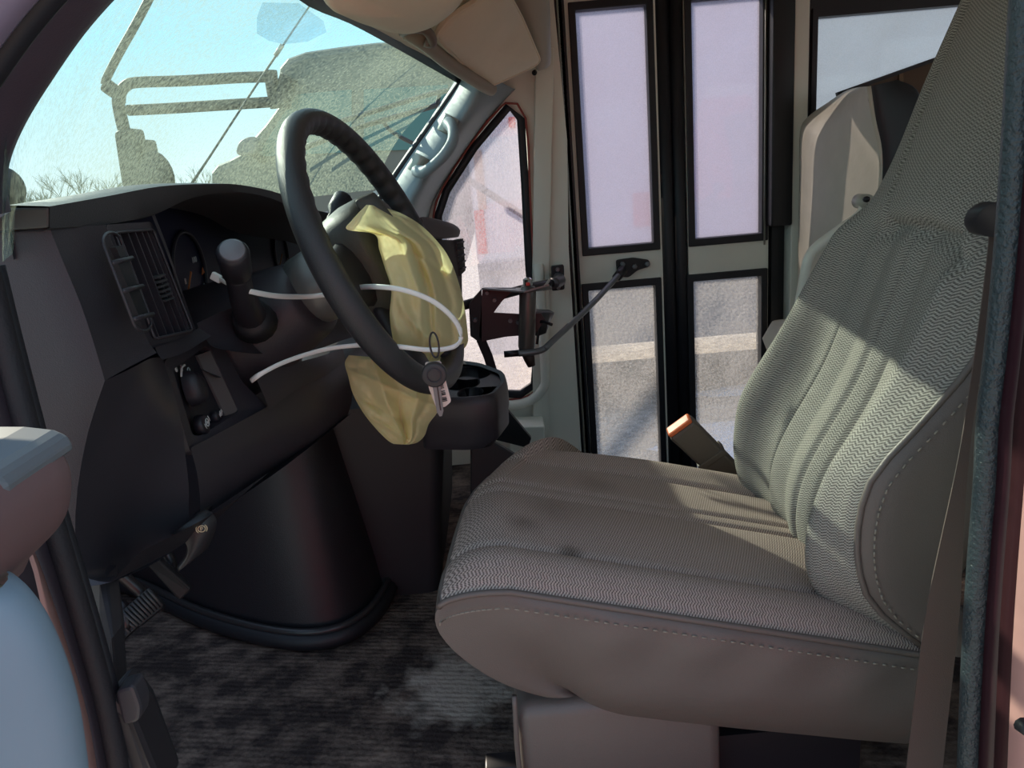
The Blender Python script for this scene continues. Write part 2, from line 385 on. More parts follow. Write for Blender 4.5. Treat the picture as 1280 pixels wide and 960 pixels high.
for k in range(13):
    t = k/12; r = []
    for y in ys:
        a, b = wbot(y), wtop(y); p = a.lerp(b, t); p.x -= .03*math.sin(PI*t); p.z += .02*math.sin(PI*t); r.append(p)
    rows.append(r)
grid(bm, rows)
from mathutils.bvhtree import BVHTree
bvh = BVHTree.FromBMesh(bm)
def onglass(px, py): # the point of the pane on a sight line, a little inside it
    d = (P(px, py, 1.0)-CAM).normalized(); h = bvh.ray_cast(CAM, d)[0]
    return (h if h else P(px, py, 1.2))-d*.004
obj('pane', bm, WINDSHIELD, ws)
bm = B(); prism(bm, [onglass(*q_) for q_ in ((328, 3), (321, 22), (321, 42), (336, 51), (354, 55), (384, 52), (408, 40), (404, 26), (384, 12), (374, 4))], (0, .0015, 0)); obj('frit_patch', bm, glass_mat('frit_dots', (.42, .55, .62), .10, .30, 700, (.90, .95, .98), .02, 4), ws, smooth=False)
bm = B(); strip(bm, [wtop(y)+V(.006, 0, .012) for y in ys], .034, .012, up=(-.7, 0, .7)); obj('header_band', bm, GASKET, ws)
bm = B(); tube(bm, cat([P(581, 98, 2.19), P(571, 110, 2.18), P(545, 147, 2.18), P(517, 187, 2.18), P(489, 227, 2.18), P(465, 264, 2.18), P(450, 288, 2.18)], 4), .009, 8); obj('side_gasket', bm, GASKET, ws)
bm = B(); rows = []
cy = [.52+1.86*i/16 for i in range(17)]
rows.append([wtop(min(y, 2.2))+V(.004, y-min(y, 2.2), .022) for y in cy])
rows.append([wtop(min(y, 2.2))+V(.07, y-min(y, 2.2), .062) for y in cy])
for (x, z) in ((.10, 1.34), (.22, 1.50), (.40, 1.53), (4.4, 1.53)): rows.append([V(x, y, z) for y in cy])
grid(bm, rows)
obj('ceiling', bm, BEIGE, label='beige headliner under the bus roof', cate='ceiling', kind='structure', solid=.02)
# driver side pillar trim
pl = thing('trim_3', 'dark windshield pillar trim on the driver side', 'pillar', P(10, 255, .62), kind='structure')
bm = B(); rows = []
inn = [(215, -70), (150, -8), (100, 48), (60, 106), (30, 155), (12, 195), (8, 228), (16, 262)]
oue = [(130, -70), (76, -15), (36, 32), (0, 82), (-35, 135), (-60, 190), (-75, 235), (-80, 280)]
for a, b in zip(inn, oue):
    p, q = P(*a, .66), P(*b, .56); m = p.lerp(q, .5)+V(.02, -.005, .0)
    rows.append([p+V(-.05, .01, -.02), p, p.lerp(m, .6)+V(.006, 0, 0), m, q, q+V(-.06, -.02, 0)])
rows2 = [cat([rows[i][j] for i in range(len(rows))], 3) for j in range(6)]
grid(bm, rows2); obj('pillar_cover', bm, mk('pillar_dark', lin((74, 62, 74)), .5, bump=.2, bscale=600), pl, sub=1)
bm = B(); tube(bm, cat([P(x-8, y-4, .54) for x, y in oue], 4), .011, 8); obj('door_seal', bm, GASKET, pl)
bm = B(); tube(bm, cat([P(x-42, y-20, .52) for x, y in oue], 4), .014, 8); obj('body_edge', bm, mk('door_edge', lin((118, 108, 128)), .4), pl)
# ------------------------------------------------------------------ bus entry door (two leaves)
Yd = 2.35
door = thing('door_1', 'double leaf bus entry door with frosted panes and black gaskets', 'door', (.52, Yd, -.37), kind='structure')
def leaf(x0, x1, px0, px1):
    up = rect(px0, px1, .634, 1.289, Yd); lo = rect(px0-.008, px1, -.22, .506, Yd)
    fr = B()
    box(fr, (x0, Yd-.02, -.34), (px0-.018, Yd+.02, 1.5)); box(fr, (px1+.018, Yd-.02, -.34), (x1, Yd+.02, 1.5))
    f = obj('stile', fr, WALL, door, smooth=False)
    for (z0, z1) in ((-.34, -.24), (.526, .614), (1.31, 1.5)):
        b = B(); box(b, (px0-.018, Yd-.018, z0), (px1+.018, Yd+.018, z1)); obj('rail', b, WALL, door, smooth=False)
    for poly, gm in ((up, DOORGLASS), (lo, LOWGLASS)):
        x_0, x_1 = poly[0].x, poly[1].x; z0, z1 = poly[0].z, poly[2].z
        g = B(); ringfill(g, rect(x_0-.02, x_1+.02, z0-.022, z1+.022, Yd-.026), rect(x_0, x_1, z0, z1, Yd-.026), (0, .05, 0)); obj('gasket', g, GASKET, door, smooth=False, bev=.003)
        p = B(); box(p, (x_0-.005, Yd+.004, z0-.005), (x_1+.005, Yd+.009, z1+.005)); obj('pane', p, gm, door, smooth=False)
leaf(.232, .487, .265, .461)
leaf(.566, .808, .587, .786)
for (x0, x1, z0, z1, dy) in ((.488, .528, -.34, 1.5, .03), (.526, .566, -.34, 1.5, .03)):
    b = B(); tube(b, [V((x0+x1)/2, Yd-.005, z0), V((x0+x1)/2, Yd-.005, z1)], (x1-x0)/2, 12, sy=1, up=(0, 1, 0)); obj('edge_seal', b, GASKET, door)
b = B(); box(b, (.800, Yd-.07, .655), (.862, Yd-.025, 1.5)); obj('hinge_cover', b, BLACKV, door, bev=.006)
b = B(); box(b, (.808, Yd-.005, -.35), (.864, Yd+.03, 1.5)); obj('hinge_jamb', b, BLACK, door, smooth=False)
b = B(); box(b, (.815, Yd-.03, -.35), (.835, Yd+.0, .655)); obj('hinge_rod', b, BLACK, door, smooth=False)
b = B(); tube(b, [V(.793, Yd-.03, .6), V(.793, Yd-.03, 1.5)], .003, 6); obj('edge_wire', b, ALU, door)
# door jambs
bm = B(); box(bm, (.195, Yd-.05, -.40), (.232, Yd+.03, 1.55)); box(bm, (.205, Yd-.062, -.40), (.213, Yd-.05, 1.55))
obj('trim_4', bm, GASKET, label='black rubber door jamb on the windshield side of the entry door', cate='trim', kind='structure', smooth=False)
bm = B(); tube(bm, [V(.212, Yd-.066, -.4), V(.212, Yd-.066, 1.5)], .003, 6); obj('trim_5', bm, ALU, label='thin bright strip along the black entry door jamb', cate='trim', kind='structure')
bm = B(); box(bm, (.862, Yd-.06, -.40), (.905, Yd+.03, 1.55))
obj('trim_6', bm, WALL, label='grey green post between the entry door and the passenger window', cate='post', kind='structure', bev=.004)
# wall behind the door with window_3
bm = B(); ringfill(bm, rect(.905, 4.4, -.4, 1.55, Yd-.02), rect(.925, 4.2, .70, 1.24, Yd-.02), (0, .05, 0))
obj('trim_7', bm, BLACKV, label='black side wall around the passenger window behind the entry door', cate='wall', kind='structure', smooth=False)
w3 = thing('window_3', 'frosted blue grey passenger window behind the entry door', 'window', (1.3, Yd, .75), kind='structure')
bm = B(); box(bm, (.925, Yd+.006, .70), (4.2, Yd+.012, 1.24)); obj('pane', bm, REARGLASS, w3, smooth=False)
bm = B(); ringfill(bm, rect(.925, 4.2, .70, 1.24, Yd-.03), rect(.940, 4.18, .715, 1.217, Yd-.03), (0, .04, 0)); obj('frame', bm, GASKET, w3, smooth=False)
bm = B(); box(bm, (4.4, .5, -.4), (4.44, 2.4, 1.55)); obj('wall_back', bm, mk('rear_interior', lin((168, 166, 160)), .8), label='plain grey wall at the rear end of the bus', cate='wall', kind='structure', smooth=False)
bm = B(); ringfill(bm, rect(.62, 4.4, -.4, 1.5, .50), rect(.95, 4.3, .62, 1.34, .50), (0, .04, 0)); obj('wall_left', bm, WALL, label='grey wall with a long window behind the driver door opening', cate='wall', kind='structure', smooth=False)
w4 = thing('window_4', 'long passenger window in the wall behind the driver', 'window', (2.6, .52, .62), kind='structure')
bm = B(); box(bm, (.95, .515, .62), (4.3, .520, 1.34)); obj('pane', bm, glass_mat('side_glass', (.8, .8, .82), .04, .10, 200), w4, smooth=False)
# ------------------------------------------------------------------ driver seat
def sm(a, b, x):
    t = max(0, min(1, (x-a)/(b-a))); return t*t*(3-2*t)
def groove(x, c, w): return math.exp(-((x-c)/w)**2)
seat = thing('driver_seat', 'grey patterned fabric driver seat with smooth vinyl sides', 'seat', (.2, 1.08, 0))
YN, YF = .83, 1.345
def xfront(y): # front edge of the cushion seen from above
    t = (y-YN)/(YF-YN)
    return -.112+.050*t+.030*sm(.45, .9, t)+.10*max(0, (t-.78)/.22)**2
def ztop(x): return .405-.275*max(0, x+.03) if x > -.03 else .405
NV, NU = 90, 110
def cushion_pt(t, s):
    y = YN+(YF-YN)*s; xf = xfront(y)
    # t: 0..1 along the path from front lip to the rear
    if t < .22:
        a = t/.22*PI/2*1.05
        x = xf+.055*(1-math.sin(a)); z0 = ztop(-.03)-.012*(1-math.sin(a))
        x = xf+.055*(1-math.cos(a))
    else:
        q = (t-.22)/.78; x = xf+.055+(.50-xf-.055)*q; z0 = ztop(x)
    k = sm(.0, .2, t)
    cr = .022*(1-abs(2*s-1)**3.0)
    bol = .014*groove(s, .085, .07)+.020*groove(s, .91, .075)
    g = 0
    for c, w, d in ((.155, .010, .012), (.485, .009, .008), (.555, .009, .008), (.795, .010, .013)): g += d*groove(s, c, w)
    puff = .006*abs(math.sin(PI*min(1, max(0, (s-.155)/.33)))) if s < .485 else 0
    edge = -.024*sm(.5, 1, s)*(1-sm(-.1, .6, t))-.030*max(0, (s-.93)/.07)**2-.006*max(0, (.03-s)/.03)**2
    return V(x, y, z0+(cr+bol-g+puff)*(.35+.65*k)+edge)
bm = B(); rows = []
for i in range(NV+1):
    rows.append([cushion_pt(i/NV, j/NU) for j in range(NU+1)])
grid(bm, rows, uv=lambda p: (p.y, p.x-.6*p.z))
root = ROOT[seat.name]
st = []
for (px, py, r, a) in ((652, 662, .034, .55), (712, 695, .020, .6), (690, 650, .06, .28), (745, 610, .04, .25)):
    z = .40
    for _ in range(12):
        w = P(px, py, Z=z); z = ztop(w.x)+.012
    st.append(((w.x-root.x, w.y-root.y, w.z-root.z), r, a))
FAB = fabric('seat_fabric', lin((100, 84, 80)), lin((224, 202, 190)), stains=st)
FAB_SHADED = fabric('seat_fabric_shaded', lin((80, 76, 74)), lin((192, 186, 176)))  # darker copy of the seat fabric, backrest shade put into its colour
obj('cushion_top', bm, FAB, seat, label='grey patterned fabric with dark stains')
# vinyl sides of the cushion: ring from the piping down and inwards
bm = B(); rows = []
edge = [cushion_pt(1, s/30) for s in range(30, -1, -1)]
loop = [cushion_pt(t/60, 0) for t in range(60, -1, -1)] + [cushion_pt(0, s/40) for s in range(1, 41)] + [cushion_pt(t/40, 1) for t in range(1, 41)]
cen = V(.21, 1.085, 0)
prof = ((0, 0, .0), (.005, .008, .03), (.009, .012, .10), (.006, .012, .22), (-.010, .008, .40), (-.034, .004, .58), (-.060, -.004, .74), (-.090, -.018, .88), (-.125, -.035, 1.0))
rows = []
for (o_, o2, d) in prof:
    r = []
    for p in loop:
        zb = .197-.21*p.x
        # outward horizontal direction
        fr = sm(.12, -.112, p.x)
        n = V(-fr, -(1-fr*.75) if p.y < 1.0 else (1-fr*.75)*(1 if p.y > 1.2 else (p.y-1.0)/.2*2-1), 0)
        if n.length < .05: n = V(-1, 0, 0)
        n.normalize()
        off = o_*fr+o2*(1-fr)
        wr = (.0035*math.sin(p.x*60+d*9)*math.exp(-((d-.22)/.2)**2)+.006*noise.noise(V(p.x*5, d*9, 1.3))*sm(0, .3, d))*(1-fr)
        z = p.z+(zb-p.z)*d
        r.append(V(p.x+n.x*off*1.0, p.y+n.y*(off+wr), z))
    rows.append(r)
grid(bm, rows); obj('cushion_side', bm, VINYL, seat, sub=1, label='brown grey smooth vinyl skirt')
# piping and stitching along the cushion edge
bm = B(); tube(bm, [p+V(0, -.003, .001) for p in loop[::2]], .0042, 8); obj('piping', bm, VINYL, seat)
bm = B(); L = loop
for k in range(0, 60):
    p, q_ = L[k], L[k+1]; m = p.lerp(q_, .5)+V(0, -.0125, -.016)
    d = (q_-p).normalized()*.0030
    tube(bm, [m-d, m+d], .0011, 5)
obj('stitching', bm, mk('thread', lin((150, 140, 128)), .7), seat, kind='stuff')
# backrest --------------------------------------------------------
NEARX = [(.255, .500), (.276, .478), (.31, .440), (.35, .410), (.40, .397), (.45, .396), (.507, .410), (.571, .464), (.638, .518), (.80, .61), (1.0, .70), (1.25, .80)]
CENX = [(.255, .440), (.341, .424), (.42, .440), (.562, .515), (.763, .586), (.951, .680), (1.25, .80)]
FARX = [(.255, .50), (.30, .470), (.35, .448), (.402, .436), (.479, .438), (.618, .532), (.813, .662), (.95, .705), (1.09, .757), (1.25, .81)]
def halfw(h): return .255-.02*sm(.66, .86, h)-.02*sm(.95, 1.2, h)
BC = 1.09
def back_pt(h, s):
    """front skin; s 0 near .. 1 far"""
    hw = halfw(h); a = abs(2*s-1); y = BC+(2*s-1)*hw
    c = itab(CENX, h); e = itab(NEARX if s < .5 else FARX, h)
    hr = sm(.74, .80, h)
    # blend from the flat centre to the edge line, with the bolster standing proud between
    t = sm(.50, .98, a)
    x = c*(1-t)+e*t
    x -= .050*math.exp(-((a-.74)/.15)**2)*(1-.65*hr)
    x += .018*max(0, (a-.93)/.07)**2*(1 if s > .5 else .4)
    g = 0
    for cc, w, d in ((.20, .010, .014), (.385, .010, .012), (.47, .010, .012), (.70, .013, .030)):
        cy = cc
        g += d*groove(s, cy, w)*(1-hr)
    puff0 = .022*abs(math.sin(PI*(s-.20)/.5*2.6))*(1-hr) if .2 < s < .7 else 0
    if hr > 0:
        g += .022*(groove(s, .10, .012)+groove(s, .82-.20*sm(.98, .76, h), .014))*hr
    hs_ = .745+.02*math.cos((s-.45)*5)
    g += .022*math.exp(-((h-hs_)/.011)**2)*sm(.08, .12, s)*sm(.70, .62, s)
    puff = .034*hr*max(0, 1-((s-.45)/.38)**2)
    return V(x-puff-puff0*.5+g, y, h)
hs = [.262+.010*i for i in range(100)]
bm = B(); rows = [[back_pt(h, j/110) for j in range(111)] for h in hs]
grid(bm, rows, uv=lambda p: (p.y, p.z*1.1)); obj('backrest_front', bm, FAB_SHADED, seat, label='patterned fabric front with channels, shade in its colour')
bm = B(); rows = []
nearl = [back_pt(h, 0) for h in hs[::3]]; farl = [back_pt(h, 1) for h in hs[::3]]
for lst, sg in ((nearl, -1), (farl, 1)):
    rr = []
    for p in lst:
        e = p.copy()
        bx = max(.485+.40*(p.z-.30), e.x+.10)
        rr.append(cat([e, e+V(.02, sg*.010, -.004), e+V(.06, sg*.014, -.01), V(max(bx, e.x+.08), e.y+sg*.006, e.z-.03), V(max(bx, e.x+.08)+.02, e.y-sg*.02, e.z-.03)], 3))
    grid(bm, rr)
lastn = [V(max(.485+.40*(p.z-.30), p.x+.10)+.02, p.y+.02, p.z-.03) for p in nearl]; lastf = [V(q_.x, f.y-.02, q_.z) for q_, f in zip(lastn, farl)]
grid(bm, [lastn, lastf])
obj('backrest_side', bm, VINYL, seat, label='brown grey vinyl side and back of the backrest')
bm = B(); tube(bm, [p+V(0, -.002, 0) for p in nearl], .0040, 8); obj('piping', bm, VINYL, seat)
bm = B()
for k in range(len(nearl)-1):
    for t in (.15, .5, .85):
        m = nearl[k].lerp(nearl[k+1], t)+V(.016, -.0125, -.004); d = (nearl[k+1]-nearl[k]).normalized()*.003
        tube(bm, [m-d, m+d], .0012, 5)
obj('stitching', bm, bpy.data.materials['thread'], seat, kind='stuff')
# base skirt and slide rail
bm = B(); box(bm, (-.035, .868, 0.0), (.245, 1.30, .20)); obj('base_cover', bm, VINYL, seat, bev=.02, label='brown vinyl box under the cushion')
bm = B(); tube(bm, cat([V(-.033, .870, .22), V(-.036, .867, .12), V(-.033, .870, .0)], 4), .004, 6); obj('base_piping', bm, VINYL, seat)
bm = B(); box(bm, (.245, .90, 0.0), (.45, 1.28, .10)); obj('base_frame', bm, BLACK, seat, smooth=False)
bm = B(); box(bm, (-.09, .93, .0), (-.03, .965, .05)); obj('slide_rail', bm, DARKSTEEL, seat, bev=.004)
for k in range(3):
    bm = B(); c = V(-.075+.015*k, .915, .03); cyl(bm, c, c+V(0, .02, 0), .006); obj('rail_roller', bm, DARKSTEEL, seat)
# seat belt ---------------------------------------------------------
belt = thing('seat_belt', 'grey brown seat belt webbing hanging beside the driver seat', 'seat belt', P(1165, 960, .72))
bp = [P(1242, 270, .70), P(1236, 340, .70), P(1222, 450, .70), P(1209, 540, .70), P(1190, 671, .70), P(1174, 800, .70), P(1156, 955, .70), P(1152, 1000, .70)]
bpc = cat(bp, 5); n_ = len(bpc)
bm = B(); rows = []
for i, p in enumerate(bpc):
    t = i/(n_-1); w = .010+.004*t+.030*sm(.42, .72, t)
    d = V(1, .55*(1-t), .05).normalized()
    nn = V(-.3, -1, 0).normalized()*.0012
    rows.append([p-d*w/2-nn, p+d*w/2-nn, p+d*w/2+nn, p-d*w/2+nn])
vs = grid(bm, rows, cu=True); cap(bm, vs[0]); cap(bm, vs[-1]); obj('webbing', bm, WEB, belt, smooth=False)
bm = B(); c = [P(1218, 280, .70), P(1224, 264, .69), P(1240, 254, .68), P(1254, 252, .68), P(1254, 296, .68), P(1240, 297, .69), P(1226, 294, .70)]
prism(bm, roundpoly(c, .006), (0, .018, 0)); obj('belt_guide', bm, BLACKV, belt, bev=.004)
# buckle on the far side of the seat
bk = thing('belt_buckle', 'grey seat belt buckle with orange top standing beyond the seat', 'buckle', P(900, 600, 1.40))
ax0, ax1 = P(850, 533, 1.40), P(925, 606, 1.44)
bm = B(); strip(bm, [ax0, ax0.lerp(ax1, .4), ax1], [.058, .056, .052], .03, up=(0, 1, .3)); obj('sleeve', bm, TAN, bk, bev=.006, smooth=False)
bm = B(); strip(bm, [ax0+(ax0-ax1).normalized()*.008, ax0-(ax0-ax1).normalized()*.002], .054, .026, up=(0, 1, .3)); obj('button', bm, ORANGE, bk, bev=.004, smooth=False, label='orange release button')
bm = B(); tube(bm, [ax1, ax1+V(.06, .0, -.10), ax1+V(.08, 0, -.28), V(ax1.x+.08, ax1.y, .0)], .012, 8); obj('stalk', bm, BLACK, bk)
bm = B(); m0 = ax0.lerp(ax1, .45); strip(bm, [m0, ax0.lerp(ax1, .53)], .061, .034, up=(0, 1, .3)); obj('collar', bm, TAN, bk, bev=.003, smooth=False)
# ------------------------------------------------------------------ dashboard
dash = thing('dashboard', 'black moulded plastic dashboard with instrument hood, vents and light switch', 'dashboard', (-.5, 1.1, .45))
YS = [.69, .80, .93, 1.03, 1.11, 1.20, 1.30, 1.45, 1.62, 1.9, 2.2]
LIP = [(62, 258), (130, 246), (200, 233), (255, 230), (300, 231), (350, 242), (392, 262), (455, 276), None, None, None]
LOW = [(62, 285), (130, 281), (193, 268), (246, 245), (300, 240), (350, 252), (388, 276), (452, 292), None, None, None]
bm = B(); rows = []
for y, a, b in zip(YS, LIP, LOW):
    base = wbot(min(y, 2.2))+V(0, 0, -.005)
    if a: c = P(*a, y); d = P(*b, y)
    else: c = V(-.27-.05*(y-1.6), y, .77); d = c+V(.0, 0, -.03)
    if y > 1.35: base = V(base.x, y, .82)
    top = c+V(-.035, 0, .004)
    m = base.lerp(top, .5)+V(0, 0, .012)
    ins = d+V(-.06, 0, .0)
    rows.append([base, base.lerp(m, .5)+V(0, 0, .004), m, top, c+V(-.008, 0, .001), c, d, d+V(-.006, 0, -.002), ins, d+V(-.12, 0, -.01)])
rows3 = []
for j in range(10): rows3.append(cat([r[j] for r in rows], 4))
grid(bm, rows3); obj('dash_top', bm, PAD, dash, smooth=True, auto=50)
# left end cap (flat side towards the door)
ridge = [(62, 285), (80, 330), (100, 378), (116, 425), (131, 476)]
low_e = [(131, 476), (110, 540), (97, 610), (94, 670), (100, 708), (113, 724), (138, 728)]
edge = [P(*q_, .70) for q_ in cat([Vector((a, b, 0)) for a, b in ridge], 2) for q_ in [(q_.x, q_.y)]] + [P(q_.x, q_.y, .70) for q_ in cat([Vector((a, b, 0)) for a, b in low_e], 2)[1:]]
bm = B(); rr = []
for p in edge:
    rr.append([V(-1.0, .685, p.z), V(-.60, .683, p.z), p+V(-.03, -.006, 0), p+V(-.008, -.003, 0), p])
grid(bm, rr); obj('end_cap', bm, PLASTIC, dash)
bm = B(); prism(bm, [P(-40, 262, .683), P(61, 259, .690), P(61, 285, .690), P(-40, 292, .683)], (0, .012, 0)); obj('end_strip', bm, mk('end_strip', (.05, .047, .045), .5), dash, bev=.002, smooth=False)
def pl_loft(name, stations, mat, nn=4, sub=0, **k):
    """stations: list of (Y, [(px,py)...]) -> lofted panel"""
    cols = [[P(a, b, y if not isinstance(y, (list, tuple)) else y[i]) for i, (a, b) in enumerate(pts)] for y, pts in stations]
    rws = [cat(c, nn) for c in cols]
    n = len(rws[0]); fin = [cat([r[i] for r in rws], nn) if len(rws) > 2 else [rws[0][i].lerp(rws[1][i], t/nn) for t in range(nn+1)] for i in range(n)]
    b = B(); grid(b, fin); return obj(name, b, mat, dash, **k)
# panel with the round-ended demister slots
slotp = pl_loft('slot_panel', [(.70, ridge), (.745, [(96, 283), (114, 332), (135, 383), (150, 424), (163, 458)]), (.785, [(132, 281), (148, 327), (168, 380), (184, 424), (196, 441)])], PLASTIC)
def slot_pt(u, v, d=0): # u along, v across (-1..1) in the slot's own frame
    cx, cy = 130+u*(167-130), 304+u*(401-304)
    px, py = cx+v*11, cy-v*3
    return P(px, py, .752+.026*(v)) + V(.010+d, -.004, 0)
capsule = [slot_pt(-.10+.10*(1-math.cos(t)), math.sin(t)) if 0 else slot_pt((-.12 if abs(t) > PI/2 else 1.12)+.0, 0) for t in ()]
cp = []
for k in range(9):
    t = PI*k/8; cp.append(slot_pt(-.0-.13*math.sin(t), -math.cos(t)))
for k in range(9):
    t = PI*k/8; cp.append(slot_pt(1.0+.13*math.sin(t), math.cos(t)))
dm = B(); tube(dm, cp, .0016, 6, closed=True)
dem = obj('demister_outlet', dm, PLASTIC, dash)
for u0, u1, v0 in ((.06, .20, 0.05), (.26, .56, -.35), (.62, .92, -.35)):
    b = B(); prism(b, [slot_pt(u0, v0, .001), slot_pt(u0, .9, .001), slot_pt(u1, .9, .001), slot_pt(u1, v0+.1, .001)], (-.006, 0, 0)); obj('slot_opening', b, BLACK, dem, smooth=False)
for u in (.23, .59, .95):
    b = B(); tube(b, [slot_pt(u, -1, .002), slot_pt(u, 1, .004)], .0024, 6); obj('slot_bar', b, PLASTIC, dem)
# vent: surround, recess, blades
vtl, vtr, vbr, vbl = P(140, 291, .800), P(188, 287, .915), P(238, 413, .915), P(190, 424, .800)
bm = B(); ou = [P(131, 281, .785), P(190, 277, .93), P(245, 420, .93), P(186, 436, .785)]
ringfill(bm, roundpoly(ou, .010), roundpoly([vtl, vtr, vbr, vbl], .006), (-.03, 0, 0)); vent = obj('air_vent', bm, PLASTIC, dash, auto=40)
bm = B(); prism(bm, [p+V(-.045, 0, 0) for p in ou], (-.01, 0, 0)); obj('vent_recess', bm, BLACK, vent, smooth=False)
bm = B(); tube(bm, [*roundpoly([vtl+V(.003, 0, 0), vtr+V(.003, 0, 0), vbr+V(.003, 0, 0), vbl+V(.003, 0, 0)], .006)], .0016, 6, closed=True); obj('vent_rim', bm, PLASTIC, vent)
for k, u in enumerate((.16, .36, .55, .73, .88)):
    a, b = vtl.lerp(vtr, u), vbl.lerp(vbr, u)
    b_ = B(); prism(b_, [a, b, b+V(0, .0022, 0), a+V(0, .0022, 0)], (-.028, .004, 0)); obj('vent_blade', b_, PLASTIC, vent, smooth=False)
for w in (.28, .52, .76):
    a, b = vtl.lerp(vbl, w), vtr.lerp(vbr, w)
    b_ = B(); prism(b_, [a+V(-.030, 0, 0), b+V(-.030, 0, 0), b+V(-.030, 0, .003), a+V(-.030, 0, .003)], (-.012, 0, 0)); obj('vent_crossbar', b_, PLASTIC_D, vent, smooth=False)
for k in range(6):
    w = .44+.045*k; a = vtl.lerp(vbl, w).lerp(vtr.lerp(vbr, w), .70)
    b_ = B(); box(b_, a+V(-.004, -.012, -.0012), a+V(.004, .012, .0012)); obj('tab_ridge', b_, PAD, vent, smooth=False)
# strip from vent to cluster opening, hood underside
pl_loft('cluster_surround', [(.925, [(189, 268), (208, 315), (226, 366), (243, 418)]), (.945, [(193, 267), (211, 314), (228, 365), (246, 415)])], PLASTIC)
# instrument cluster: dark lens, dials, markings
XC = -.475
bm = B(); prism(bm, [V(XC, .90, .55), V(XC, 2.1, .55), V(XC, 2.1, .775), V(XC, 1.45, .825), V(XC, 1.34, .885), V(XC, .90, .89)], (-.02, 0, 0)); clus = obj('instrument_cluster', bm, mk('cluster_lens', (.010, .012, .036), .5, spec=.2), dash, smooth=False)
def dial(cx, cy, r, ticks, a0, a1, mat=PALE, rim=True):
    c = P(cx, cy, X=XC+.003)
    if rim:
        b = B(); tube(b, [c+V(0, math.cos(2*PI*k/40)*r, math.sin(2*PI*k/40)*r) for k in range(40)], .003, 6, closed=True); obj('dial_rim', b, PLASTIC_D, clus)
    for k in range(ticks):
        a = a0+(a1-a0)*k/(ticks-1); r0 = r*(.80 if k % 2 == 0 else .86)
        u = V(0, math.cos(a), math.sin(a)); n = V(0, -math.sin(a), math.cos(a))*.0009
        b = B(); prism(b, [c+u*r0-n, c+u*r*.92-n, c+u*r*.92+n, c+u*r0+n], (.001, 0, 0)); obj('dial_tick', b, mat, clus, smooth=False)
    b = B(); a = a0+(a1-a0)*.1; u = V(0, math.cos(a), math.sin(a)); n = V(0, -math.sin(a), math.cos(a))*.0014
    prism(b, [c-n, c+u*r*.8, c+n], (.002, 0, 0)); obj('needle', b, ORMARK, clus, smooth=False)
    return c
dial(238, 340, .060, 13, math.radians(215), math.radians(330))
dial(352, 318, .050, 9, math.radians(200), math.radians(340), mk('dim_marking', (.10, .10, .11), .5))
def text(body, loc, size, parent, mat, name, ry=(PI/2, 0, PI/2), ext=.0004, bold=False):
    cu = bpy.data.curves.new(name, 'FONT'); cu.body = body; cu.size = size; cu.extrude = ext; cu.align_x = 'CENTER'; cu.align_y = 'CENTER'; cu.resolution_u = 2
    t = bpy.data.objects.new(name, cu); COL.objects.link(t)
    t.rotation_euler = ry
    dg = bpy.context.evaluated_depsgraph_get(); me = bpy.data.meshes.new_from_object(t.evaluated_get(dg))
    bpy.data.objects.remove(t)
    o = bpy.data.objects.new(name, me); COL.objects.link(o); me.materials.clear(); me.materials.append(mat)
    o.rotation_euler = ry; o.parent = parent; o.location = Vector(loc)-ROOT[parent.name]
    return o
for (tx_, px_, py_) in (('8', 232, 352), ('60', 236, 366), ('40', 240, 378), ('100', 243, 325)):
    text(tx_, P(px_, py_, X=XC+.004), .013, clus, PALE, 'dial_numeral')
b = B(); c = P(253, 339, X=XC+.003); prism(b, [c+V(0, -.006, -.005), c+V(0, .006, -.003), c+V(0, .002, .006)], (.001, 0, 0)); obj('warning_symbol', b, ORMARK, clus, smooth=False)
# lower cluster trim and cubby
pl_loft('cluster_trim', [(.95, [(246, 404), (252, 418), (264, 432), (274, 436)]), (1.03, [(292, 384), (300, 412), (312, 434), (318, 442)]), (1.16, [(352, 372), (362, 405), (374, 432), (384, 440)]), (1.30, [(420, 352), (432, 386), (440, 410), (446, 420)]), (1.5, [(520, 330), (530, 360), (536, 390), (540, 400)])], PLASTIC)
bm = B(); box(bm, (-.62, .72, .62), (-.57, 1.9, .86)); obj('gap_filler', bm, BLACK, dash, smooth=False)  # black filler added behind the dash so that its gaps look dark
cub = pl_loft('cubby', [(.98, [(278, 430), (292, 452), (318, 468)]), (1.08, [(318, 440), (330, 455), (350, 466)]), (1.16, [(352, 440), (362, 450), (380, 456)])], PLASTIC_D)
for v in cub.data.vertices: v.co.x -= .05
# knee bolster left of the switch plate
pl_loft('fuse_panel', [(.70, low_e), (.745, [(163, 461), (146, 525), (134, 600), (130, 660), (136, 700), (148, 716), (166, 717)]), (.80, [(188, 448), (190, 515), (178, 590), (172, 650), (172, 690), (182, 704), (196, 702)]), (.86, [(203, 447), (224, 515), (232, 572), (236, 610), (236, 640), (240, 660), (248, 668)])], mk('gloss_plastic', (.040, .036, .044), .34, bump=.1, bscale=700))
sc = [P(196, 441, .79), P(250, 412, .95), P(270, 420, 1.02), P(212, 455, .85)]
